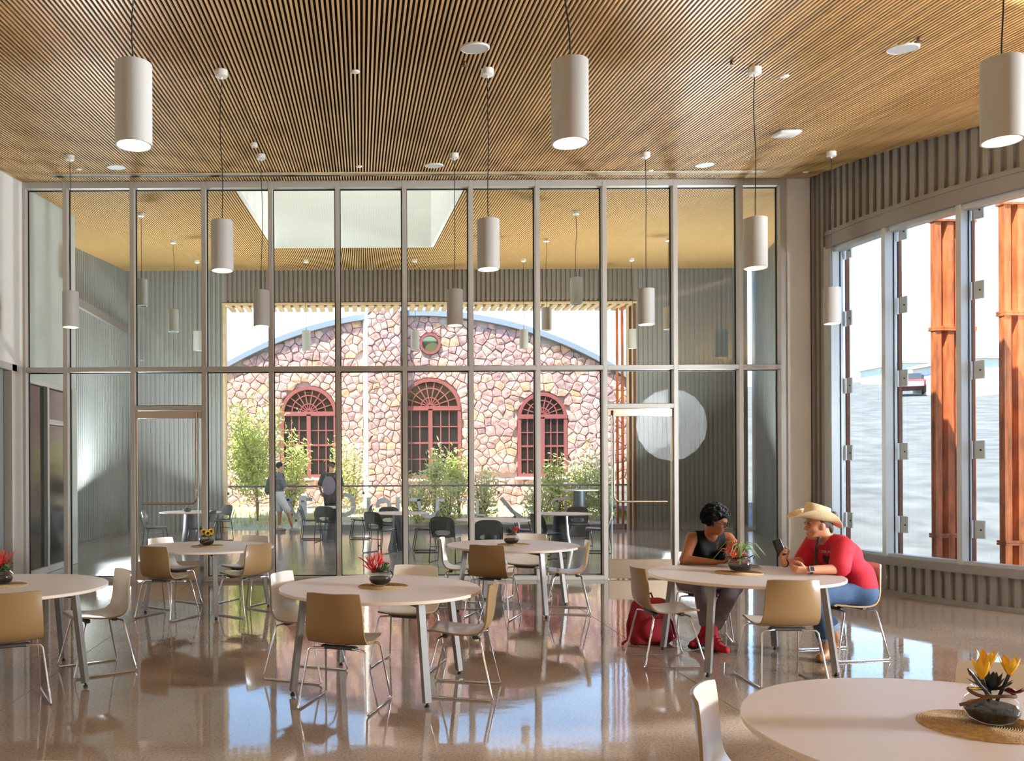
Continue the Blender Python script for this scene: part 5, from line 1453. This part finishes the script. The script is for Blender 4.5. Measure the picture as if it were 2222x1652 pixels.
face_parts(W, gW, M['lip_w'], M['hair_black'])
top = [('u', o[1], o[2]) for o in torso]
top += [('s', ell(shR + Vector((-.055, -.0, .02)), (.092, .11, .16)), .01), ('s', ell(shL + Vector((.055, -.02, .02)), (.092, .11, .16)), .01), ('s', ell(nek + Vector((.0, -.045, .05)), (.072, .085, .085)), .01), ('i', half((0, 0, -1), (0, 0, .56)))]
sdf('sleeveless_top', top, .006, M['black_cloth'], W, grow=.009)
tr = limb(Vector((3.13, 8.27, .53)), Vector((3.095, 7.90, .545)), Vector((3.105, 7.82, .23)), .092, .076, .058, .03) + limb(Vector((3.30, 8.26, .53)), Vector((3.375, 7.88, .55)), Vector((3.145, 7.725, .23)), .092, .076, .058, .03) + [lat(pel, sd, .08, .118)]
sdf('trousers', tr + [('i', half((0, 0, 1), (0, 0, .66)))], .007, M['grey_cloth'], W, grow=.006)
def boot(t, ank, heel, toe, col, sole, nm='boot', r=.042):
    ank, heel, toe = Vector(ank), Vector(heel), Vector(toe); dn = (heel - ank).normalized(); fw = (toe - heel).normalized()
    o = [U(cap(ank - dn * .05, ank, r * .95, r), .02), U(cap(ank, heel + fw * .02, r, r * .85), .02), U(cap(heel + fw * .03, toe, r * .82, r * .75), .02), U(cap(ank + fw * .02, toe - fw * .07, r * .8, r * .7), .03)]
    b_ = sdf(nm, o, .006, col, t)
    c1 = heel + dn * r * .62; c2 = toe + dn * r * .55
    sdf('sole', [U(cap(c1 - fw * .005, c1 + fw * .03, .036, .034), .01), U(cap(c1 + fw * .03, c2, .034, .036), .01), ('i', half(dn, (c1 + dn * .012))), ('i', half(-dn, (c1 - dn * .010)))], .005, sole, b_, smooth=False)
    lc = MB(); s_ = dn.cross(fw).normalized()
    for k in range(4):
        p = ank.lerp(toe - fw * .06, .25 + .2 * k) - dn * (r * .80 + .006)
        lc.tube([p - s_ * .022, p - dn * .004, p + s_ * .022], .0035, 5)
    lc.build('laces', M['black_cloth'], b_)
    return b_
boot(W, (3.10, 7.81, .155), (3.085, 7.84, .060), (2.945, 7.73, .048), M['boot_red'], M['sole_dark'])
boot(W, (3.10, 7.69, .150), (3.09, 7.715, .046), (3.155, 7.52, .040), M['boot_red'], M['sole_dark'])
rr = random.Random(11); ho = []
f_, s_, u_ = basis(hf, hu)
for k in range(520):
    a, e = rr.uniform(0, 6.28), math.asin(rr.uniform(-.75, 1)); x, y, z = math.cos(a) * math.cos(e), math.sin(a) * math.cos(e), math.sin(e)
    p = Vector((-.025 + .112 * x, .098 * y, .045 + .118 * z))
    if p.x > .035 and p.z < .075: continue
    if p.x > .0 and abs(p.y) < .09 and p.z < .02 and p.x > .02: continue
    if p.z < -.02: p.x = min(p.x, -.02)
    p *= rr.uniform(.94, 1.06)
    c = hc_ + f_ * p.x + s_ * p.y + u_ * p.z; ho.append(U(ell(c, (rr.uniform(.009, .016),) * 3), .004))
ho.append(U(ell(hc_ - f_ * .025 + u_ * .05, (.100, .085, .092), np.array([list(f_), list(s_), list(u_)]).T), .01))
ho.append(Sb(ell(hc_ + f_ * .085 - u_ * .03, (.072, .066, .105), np.array([list(f_), list(s_), list(u_)]).T), .01))
hair = sdf('curly_hair', ho, .0055, M['hair_black'], W, smooth=False)
cu = MB()
for k in range(900):
    a, e = rr.uniform(0, 6.28), math.asin(rr.uniform(-.6, 1)); p = Vector((-.025 + .118 * math.cos(a) * math.cos(e), .104 * math.sin(a) * math.cos(e), .045 + .124 * math.sin(e)))
    if p.x > .03 and p.z < .09: continue
    q = rr.uniform(0, 6); R0 = rr.uniform(.008, .015)
    cu.tube([hc_ + f_ * (p.x + R0 * math.cos(q + j)) + s_ * (p.y + R0 * math.sin(q + j)) + u_ * (p.z - .003 * j) for j in range(7)], .0024, 4)
tag(cu.build('curls', M['hair_black'], W), kind='stuff')
gl = MB()
for b in (.032, -.032):
    gl.tube([gW(.108, b + .026 * math.cos(q), .008 + .019 * math.sin(q)) for q in [k * PI / 8 for k in range(16)]], .0024, 5, closed=True)
gl.tube([gW(.108, .008, .012), gW(.113, 0, .015), gW(.108, -.008, .012)], .002, 5)
for b in (1, -1): gl.tube([gW(.107, b * .058, .014), gW(.085, b * .076, .014), gW(-.01, b * .083, .010)], .0025, 5)
gl.build('glasses', M['black_cloth'], W)
nk = [gW(-.02, .05, -.13), gW(.03, .045, -.15)]
fr_c = Vector((3.268, 7.985, .905))
MB().tube([shl + Vector((-.045, -.02, .055)), shl + Vector((-.04, -.09, .01)), fr_c + Vector((-.012, -.006, .03)), fr_c, fr_c + Vector((.012, -.004, .03)), shl + Vector((.06, -.10, .01)), shl + Vector((.06, -.03, .055))], .0022, 5).build('necklace', M['gold'], W)
MB().box(-.002, .002, -.002, .002, -.022, .012, Matrix.Translation(fr_c + Vector((0, -.012, -.015)))).box(-.008, .008, -.002, .002, -.002, .002, Matrix.Translation(fr_c + Vector((0, -.012, -.012)))).build('pendant_cross', M['gold'], W)
def phone(name_label, c, lx, ly, cat='phone'):
    """lx long axis, ly screen normal"""
    z = Vector(lx).normalized(); y = (Vector(ly) - z * Vector(ly).dot(z)).normalized(); x = y.cross(z)
    R = Matrix(((x.x, y.x, z.x, 0), (x.y, y.y, z.y, 0), (x.z, y.z, z.z, 0), (0, 0, 0, 1)))
    t = thing('phone', name_label, cat, c); 
    MB().bbox(-.036, .036, -.0045, .0045, -.074, .074, .004, R).build('case', M['phone'], t)
    MB().box(-.033, .033, .0046, .0052, -.070, .070, R).build('screen', M['dark_pane'], t)
    MB().bbox(-.030, -.006, -.0065, -.0045, .040, .064, .001, R).build('camera_bump', M['gasket'], t)
    return t
phone('black phone held low in both hands by the curly-haired person', (3.287, 7.765, .812), (.85, -.35, .10), (.1, .45, .85))

# ------------------------------- man-sized figure in red T-shirt and straw hat
K = thing('person', 'person in red T-shirt, jeans and wide straw cowboy hat, holding up a phone', 'person', (0, 0, 0))
sd = Vector((-.16, 1, 0))
pel, wai, che, shl, nek = Vector((4.235, 7.47, .575)), Vector((4.215, 7.47, .70)), Vector((4.10, 7.46, .86)), Vector((4.03, 7.46, .965)), Vector((3.99, 7.455, 1.01))
hc_ = Vector((3.905, 7.43, 1.118)); hf = Vector((-.97, .02, -.06)); hu = Vector((-.10, 0, .99))
shL, shR, elL, elR, wrL, wrR = Vector((4.035, 7.265, .955)), Vector((4.00, 7.66, .955)), Vector((3.925, 7.13, .785)), Vector((3.865, 7.585, .80)), Vector((3.64, 7.10, .782)), Vector((3.625, 7.45, .80))
torso = [lat(pel, sd, .075, .13), lat(wai, sd, .07, .125), lat(che, sd, .08, .125), lat(shl, sd, .12, .075)]
hops, gK = head_ops(hc_, hf, hu, 1.0)
arms = limb(shL, elL, wrL, .062, .046, .029) + limb(shR, elR, wrR, .062, .046, .029)
legs = limb(Vector((4.20, 7.38, .555)), Vector((3.80, 7.27, .55)), Vector((3.89, 7.28, .16)), .09, .065, .045, .03) + limb(Vector((4.20, 7.56, .555)), Vector((3.82, 7.62, .55)), Vector((4.07, 7.52, .22)), .09, .065, .045, .03)
handL = hand_ops(wrL, (-1, .04, .03), (.05, .75, .5), 1, [.75, .8, .8, .85], .017); 
pax = Vector((-.36, 0, .93)); pn = Vector((-.50, -.84, -.2)); pc = Vector((3.575, 7.425, .935))
handR = hand_ops(wrR, (-.28, -.10, .95), (.45, -.55, .2), -1, [.35, .5, .6, .65], .018)
skull = hops + [U(cap(nek + Vector((.02, 0, -.03)), hc_ - hu * .06 - hf * .035, .066, .060), .025)]
sdf('body', torso + arms + legs + handL + handR + skull, .0045, M['skin_m'], K)
face_parts(K, gK, M['lip_m'], M['hair_brown'])
slL, slR = shL.lerp(elL, .80), shR.lerp(elR, .80)
sh_o = [('u', o[1], o[2]) for o in torso] + [U(cap(shL, slL + (elL - shL) * .1, .072, .072), .03), U(cap(shR, slR + (elR - shR) * .1, .072, .072), .03),
        ('s', ell(nek + Vector((-.02, 0, .045)), (.072, .082, .06)), .008), ('i', half((0, 0, -1), (0, 0, .60)))]
tee = sdf('t_shirt', sh_o, .006, M['red_cloth'], K, grow=.012)
je = limb(Vector((4.20, 7.39, .56)), Vector((3.80, 7.27, .555)), Vector((3.885, 7.28, .21)), .102, .082, .062, .03) + limb(Vector((4.20, 7.56, .56)), Vector((3.82, 7.62, .555)), Vector((4.055, 7.525, .27)), .102, .082, .062, .03) + [lat(pel + Vector((.0, 0, -.015)), sd, .085, .130)]
jn = sdf('jeans', je + [('i', half((0, 0, 1), (0, 0, .645)))], .007, M['denim'], K, grow=.006)
for (a, b_) in (((3.885, 7.28, .215), (3.887, 7.28, .185)), ((4.05, 7.526, .275), (4.068, 7.522, .245))):
    sdf('cuff', [U(cap(a, b_, .064, .064), .01)], .006, M['denim_cuff'], jn)
boot(K, (3.89, 7.275, .135), (3.905, 7.275, .048), (3.80, 7.20, .040), M['boot_tan'], M['sole_dark'], r=.044)
boot(K, (4.075, 7.52, .215), (4.125, 7.515, .150), (4.055, 7.49, .050), M['boot_tan'], M['sole_dark'], r=.044)
# hair under the hat, bun and braid
f_, s_, u_ = basis(hf, hu); Rk = np.array([list(f_), list(s_), list(u_)], np.float32).T
sdf('hair', [U(ell(hc_ - f_ * .030 + u_ * .038, (.092, .080, .088), Rk), .01), U(ell(hc_ - f_ * .095 - u_ * .02, (.03, .055, .06), Rk), .02), Sb(ell(hc_ + f_ * .085 - u_ * .02, (.095, .1, .10), Rk), .01), U(ell(hc_ - f_ * .160 + u_ * .082 - s_ * .03, (.034, .034, .034), Rk), .01)], .006, M['hair_brown'], K)
br = MB()
for j in range(3):
    pts = []
    for k in range(40):
        q = k / 39; base = Vector((3.89 - .035 * q - .012 * math.sin(PI * q), 7.372 - .008 * q, 1.03 - .235 * q)); a = q * 26 + j * 2 * PI / 3
        pts.append(base + Vector((math.cos(a) * .008, math.sin(a) * .006, 0)))
    br.tube(pts, .0072, 6)
br.build('braid', M['hair_brown'], K, smooth=60)
# straw hat
hat_c = hc_ + u_ * .060 + f_ * .020; pit = Matrix.Rotation(math.radians(11), 3, 'Y')   # back lower
hf2 = (pit @ Vector((-1, 0.02, 0))).normalized(); hs2 = Vector((0.02, 1, 0)); hu2 = hf2.cross(hs2) * (1 if hf2.cross(hs2).z > 0 else -1)
hat = MB()
def hp(a, b, c): return hat_c + hf2 * a + hs2 * b + hu2 * c
rows = []
for i in range(9):
    q = i / 8; row = []
    for k in range(49):
        an = 2 * PI * k / 48; c, s = math.cos(an), math.sin(an)
        rx = .100 + (.225 - .100) * q; ry = .083 + (.172 - .083) * q
        z = q * q * (.085 * abs(s) ** 2.2 - .030 * abs(c) ** 3)
        row.append(hp(rx * c, ry * s * (1 - .16 * q * q * abs(s)), z))
    rows.append(row)
hat.grid(rows); und = [[p - hu2 * .004 for p in r] for r in rows]; hat.grid([rows[-1], und[-1]]); hat.grid(und)
hat.build('hat_brim', M['straw'], K, smooth=60)
crn = MB(); rows = []
for (z, sx, sy) in ((0, .104, .086), (.03, .104, .085), (.075, .105, .080), (.110, .106, .075), (.126, .100, .064), (.125, .084, .046), (.110, .064, .026), (.102, .03, .010), (.101, .002, .002)):
    rows.append([hp(sx * math.cos(2*PI*k/40) - (.012 * z / .1), sy * math.sin(2*PI*k/40), z + (.012 if z > .08 else 0) * math.cos(2*PI*k/40) - (.0)) for k in range(41)])
crn.grid(rows); crn.build('hat_crown', M['straw'], K, smooth=60)
hb = MB(); hb.tube([hp(.1025 * math.cos(2*PI*k/40), .0855 * math.sin(2*PI*k/40), .012) for k in range(40)], .0045, 6, closed=True); hb.build('hat_band', M['hair_brown'], K, smooth=60)
# watch and cord bracelet
wd = (wrL - elL).normalized(); wp = elL.lerp(wrL, .90)
q = wd.to_track_quat('Z', 'Y').to_matrix().to_4x4()
wt = MB(); wt.lathe([(.034, -.012), (.0365, -.012), (.0365, .012), (.034, .012)], 20, M=Matrix.Translation(wp) @ q); wb_ = wt.build('watch_strap', M['gasket'], K, smooth=40)
MB().bbox(-.021, .021, -.006, .006, -.024, .024, .004, Matrix.Translation(wp + Vector((0, -.036, .012))) @ Matrix.Rotation(-.3, 4, 'X')).build('watch_case', M['chrome'], wb_)
MB().box(-.015, .015, -.0075, -.006, -.018, .018, Matrix.Translation(wp + Vector((0, -.036, .012))) @ Matrix.Rotation(-.3, 4, 'X')).build('watch_face', M['phone'], wb_)
bd = (wrR - elR).normalized(); qb = bd.to_track_quat('Z', 'Y').to_matrix().to_4x4()
MB().lathe([(.031, -.006), (.036, -.006), (.036, .006), (.031, .006)], 18, M=Matrix.Translation(elR.lerp(wrR, .95)) @ qb).build('bracelet', M['gasket'], K, smooth=40)
phone('black phone held upright by the person in the straw hat', pc, pax, -pn)
# lettering and dark print on the shirt front
def shirt_text(body, size, p, mat_, xdir, ydir):
    cu_ = bpy.data.curves.new('t', 'FONT'); cu_.body = body; cu_.size = size; cu_.extrude = .0015; cu_.align_x = 'CENTER'; cu_.space_character = .95
    o_ = bpy.data.objects.new('t', cu_); COL.objects.link(o_); dg = bpy.context.evaluated_depsgraph_get(); me = bpy.data.meshes.new_from_object(o_.evaluated_get(dg)); bpy.data.objects.remove(o_)
    x = Vector(xdir).normalized(); y = Vector(ydir); y = (y - x * y.dot(x)).normalized(); z = x.cross(y)
    me.transform(Matrix(((x.x, y.x, z.x, p[0]), (x.y, y.y, z.y, p[1]), (x.z, y.z, z.z, p[2]), (0, 0, 0, 1)))); me.materials.clear(); me.materials.append(mat_)
    o2 = bpy.data.objects.new('shirt_lettering', me); COL.objects.link(o2); o2.parent = tee; return o2

from mathutils.bvhtree import BVHTree
tb_ = BVHTree.FromPolygons([v.co.copy() for v in tee.data.vertices], [tuple(p.vertices) for p in tee.data.polygons])
def wrap(o, n, off):
    n = Vector(n).normalized()
    for v in o.data.vertices:
        hit = tb_.ray_cast(v.co + n * .4, -n)
        if hit[0] is not None: v.co = hit[0] + n * off
M['print_white'] = mat('white_print', (226, 216, 214), .8); M['print_dark'] = mat('dark_print', (44, 22, 34), .8)
nT = (-.75, -.66, 0)
o = shirt_text('OSSBUFFER', .033, (3.915, 7.345, .89), M['print_white'], (.66, -.75, .04), (0, 0, 1)); wrap(o, nT, .002)
cm = MB(); cx_ = Vector((3.915, 7.35, .835))
rows = []
for i in range(9):
    row = []
    for k in range(25):
        a = k * PI / 12; r_ = (.046 + .008 * math.sin(3 * a + 1) + .006 * math.sin(7 * a)) * i / 8
        row.append(cx_ + Vector((.66, -.75, 0)) * r_ * math.cos(a) * 1.2 + Vector((0, 0, 1)) * r_ * math.sin(a) * .75)
    rows.append(row)
cm.grid(rows); o = cm.build('shirt_print', M['print_dark'], tee, fix=False); wrap(o, nT, .0018)

# ------------------------------- two people beyond the railing side of the courtyard
def walker(label, base, hd, h, shirt, shorts, bagc, cap_, stride, arms_pts, sock=True):
    t = thing('person', label, 'person', (0, 0, 0)); f = Vector((*hd, 0)).normalized(); l = Vector((0, 0, 1)).cross(f); B = Vector(base); k = h / 1.75
    P = lambda a, b, c: B + (f * a + l * b + Vector((0, 0, c))) * k
    fL, fR = stride
    hp_, kn = .92, .5
    legs = limb(P(0, .09, hp_), P(fL * .55 + .03, .09, kn), P(fL, .09, .09), .085, .058, .038, .03) + limb(P(0, -.09, hp_), P(fR * .55 + .03, -.09, kn), P(fR, -.09, .09), .085, .058, .038, .03)
    tor = [lat(P(0, 0, .95), l, .07, .11 * k), lat(P(.01, 0, 1.12), l, .06, .105 * k), lat(P(.01, 0, 1.30), l, .08, .11 * k), lat(P(0, 0, 1.42), l, .12, .06 * k)]
    (eL, wL), (eR, wR) = arms_pts
    arms = limb(P(0, .20, 1.40), P(*eL), P(*wL), .05, .038, .026) + limb(P(0, -.20, 1.40), P(*eR), P(*wR), .05, .038, .026)
    hands = hand_ops(P(*wL), P(*wL) - P(*eL), (0, 0, -1), -1, .3) + hand_ops(P(*wR), P(*wR) - P(*eR), (0, 0, -1), 1, .3)
    ho_, g = head_ops(P(.04, 0, 1.63), f, (0, 0, 1), k)
    sdf('body', legs + tor + arms + hands + ho_ + [U(cap(P(0, 0, 1.44), P(.02, 0, 1.58), .055, .05), .02)], .009, M['skin_p'], t)
    sdf('shirt', [('u', o[1], o[2]) for o in tor] + [U(cap(P(0, .20, 1.40), P(0, .20, 1.40).lerp(P(*eL), .75), .065, .06), .03), U(cap(P(0, -.20, 1.40), P(0, -.20, 1.40).lerp(P(*eR), .75), .065, .06), .03), ('i', half((0, 0, -1), P(0, 0, .93))), ('i', half((0, 0, 1), P(0, 0, 1.475)))], .012, shirt, t, grow=.012)
    sdf('shorts', limb(P(0, .09, hp_), P(fL * .5 + .02, .09, kn + .06), P(fL * .5 + .02, .09, kn + .05), .10, .085, .085, .03) + limb(P(0, -.09, hp_), P(fR * .5 + .02, -.09, kn + .06), P(fR * .5 + .02, -.09, kn + .05), .10, .085, .085, .03) + [lat(P(0, 0, .95), l, .08, .115)] + [('i', half((0, 0, 1), P(0, 0, 1.02)))], .012, shorts, t, grow=.008)
    sdf('hair', [U(ell(P(.02, 0, 1.665), (.092 * k,) * 3), .02), Sb(ell(P(.14, 0, 1.60), (.10, .12, .085)), .01)], .009, M['hair_brown' if cap_ else 'hair_black'], t)
    if cap_:
        sdf('cap', [U(ell(P(.03, 0, 1.69), (.10, .095, .07)), .01), U(ell(P(.14, 0, 1.675), (.08, .07, .012)), .01), ('i', half((0, 0, -1), P(0, 0, 1.66)))], .008, M['black_cloth'], t)
    for s_, fx in ((1, fL), (-1, fR)):
        sdf('sock', [U(cap(P(fx, .09 * s_, .16), P(fx, .09 * s_, .08), .043, .045), .01)], .009, M['white'], t)
        sdf('shoe', [U(cap(P(fx - .05, .09 * s_, .045), P(fx + .14, .09 * s_, .040), .046, .042), .02), U(cap(P(fx, .09 * s_, .09), P(fx + .06, .09 * s_, .06), .045, .04), .02), ('i', half((0, 0, -1), P(0, 0, .004)))], .009, M['shoe'], t)
    bk = sdf('backpack', [U(ell(P(-.20, 0, 1.16), (.13, .17, .24), np.array([list(f), list(l), [0, 0, 1]], np.float32).T), .03), U(ell(P(-.29, 0, 1.06), (.07, .13, .13), np.array([list(f), list(l), [0, 0, 1]], np.float32).T), .03)], .012, bagc, t)
    for s_ in (1, -1):
        MB().tube([P(-.10, .11 * s_, 1.36), P(-.02, .12 * s_, 1.50), P(.10, .12 * s_, 1.44), P(.14, .13 * s_, 1.25), P(-.02, .17 * s_, 1.05)], .016, 6).build('strap', bagc, bk, smooth=60)
    return t
M['shirt_grey'] = mat('striped_grey_shirt', (96, 98, 102), .85, noise=.3, nscale=3, stretch=(1, 1, 14)); M['short_pale'] = mat('pale_shorts', (196, 196, 200), .85); M['bag_green'] = mat('dark_green_bag', (62, 78, 60), .8)
M['bag_grey'] = mat('mauve_grey_bag', (104, 96, 108), .8); M['shirt_black'] = mat('black_tee', (34, 38, 38), .85); M['short_black'] = mat('black_patterned_shorts', (40, 36, 38), .85, noise=.6, nscale=18); M['shoe'] = mat('pale_sneaker', (168, 160, 150), .6)
X1 = (607 - PX) / F * 22.6
walker('person walking with a dark green backpack, striped grey shirt and pale shorts', (X1, 22.30, -.002), (.96, .28), 1.80, M['shirt_grey'], M['short_pale'], M['bag_green'], False, (.02, .34), (((.18, .26, 1.12), (.42, .20, 1.17)), ((.14, -.26, 1.10), (.40, -.16, 1.06))))
X2 = (718 - PX) / F * 21.9
walker('person in black cap, shirt and shorts seen from behind with a mauve-grey backpack', (X2, 22.05, -.002), (.25, .97), 1.80, M['shirt_black'], M['short_black'], M['bag_grey'], True, (.02, .06), (((-.02, .30, 1.14), (.16, .30, .98)), ((-.02, -.28, 1.12), (.14, -.24, .95))))
t = thing('skateboard', 'grey skateboard held upright by the walking person with the green backpack', 'skateboard', (X1 + .62, 22.28, .55))
MB().bbox(-.10, .10, -.008, .008, -.38, .38, .006).build('deck', M['letter'], t)
for z in (-.24, .24):
    for x in (-.07, .07): MB().lathe([(0, -.016), (.026, -.016), (.026, .016), (0, .016)], 10, M=Matrix.Translation((x, -.05, z)) @ Matrix.Rotation(PI/2, 4, 'Y')).build('wheel', M['white'], t)
    MB().tube([(-.07, -.05, z), (.07, -.05, z)], .008, 6).build('truck_axle', M['steel'], t); MB().box(-.02, .02, -.05, -.008, z - .02, z + .02).build('truck_base', M['steel'], t)

# ------------------------------- red backpack on the floor
t = thing('backpack', 'red backpack standing on the floor behind the chair and table leg', 'backpack', (2.66, 8.02, 0), .15)
mr_ = mat('red_bag_cloth', (150, 14, 28), .8, noise=.12, nscale=12, bump=.3, bscale=60); md_ = mat('dark_red_trim', (92, 8, 20), .8)
sdf('bag_body', [U(ell((0, 0, .19), (.19, .13, .20)), .03), U(cap((-.12, 0, .08), (.12, 0, .08), .10, .10), .05), U(cap((-.09, 0, .33), (.09, 0, .33), .09, .09), .05), ('i', half((0, 0, -1), (0, 0, .003)))], .009, mr_, t)
sdf('front_pocket', [U(ell((0, -.11, .15), (.14, .06, .12)), .02), ('i', half((0, 0, -1), (0, 0, .01)))], .009, mr_, t)
MB().tube([(-.05, .04, .41), (-.035, .04, .455), (.035, .04, .455), (.05, .04, .41)], .009, 6).build('carry_handle', md_, t, smooth=60)
MB().tube([(-.16, .05, .30), (-.21, .02, .18), (-.24, -.05, .05), (-.30, -.08, .03), (-.31, -.08, .008)], .012, 6).build('strap', mr_, t, smooth=60)
MB().tube([(.16, .05, .30), (.22, .0, .18), (.24, -.03, .05), (.19, -.04, .03)], .012, 6).build('strap', mr_, t, smooth=60)
MB().tube([(-.12, -.145, .25), (-.06, -.165, .262), (.06, -.165, .262), (.12, -.145, .25)], .004, 5).build('zip', md_, t, smooth=60)
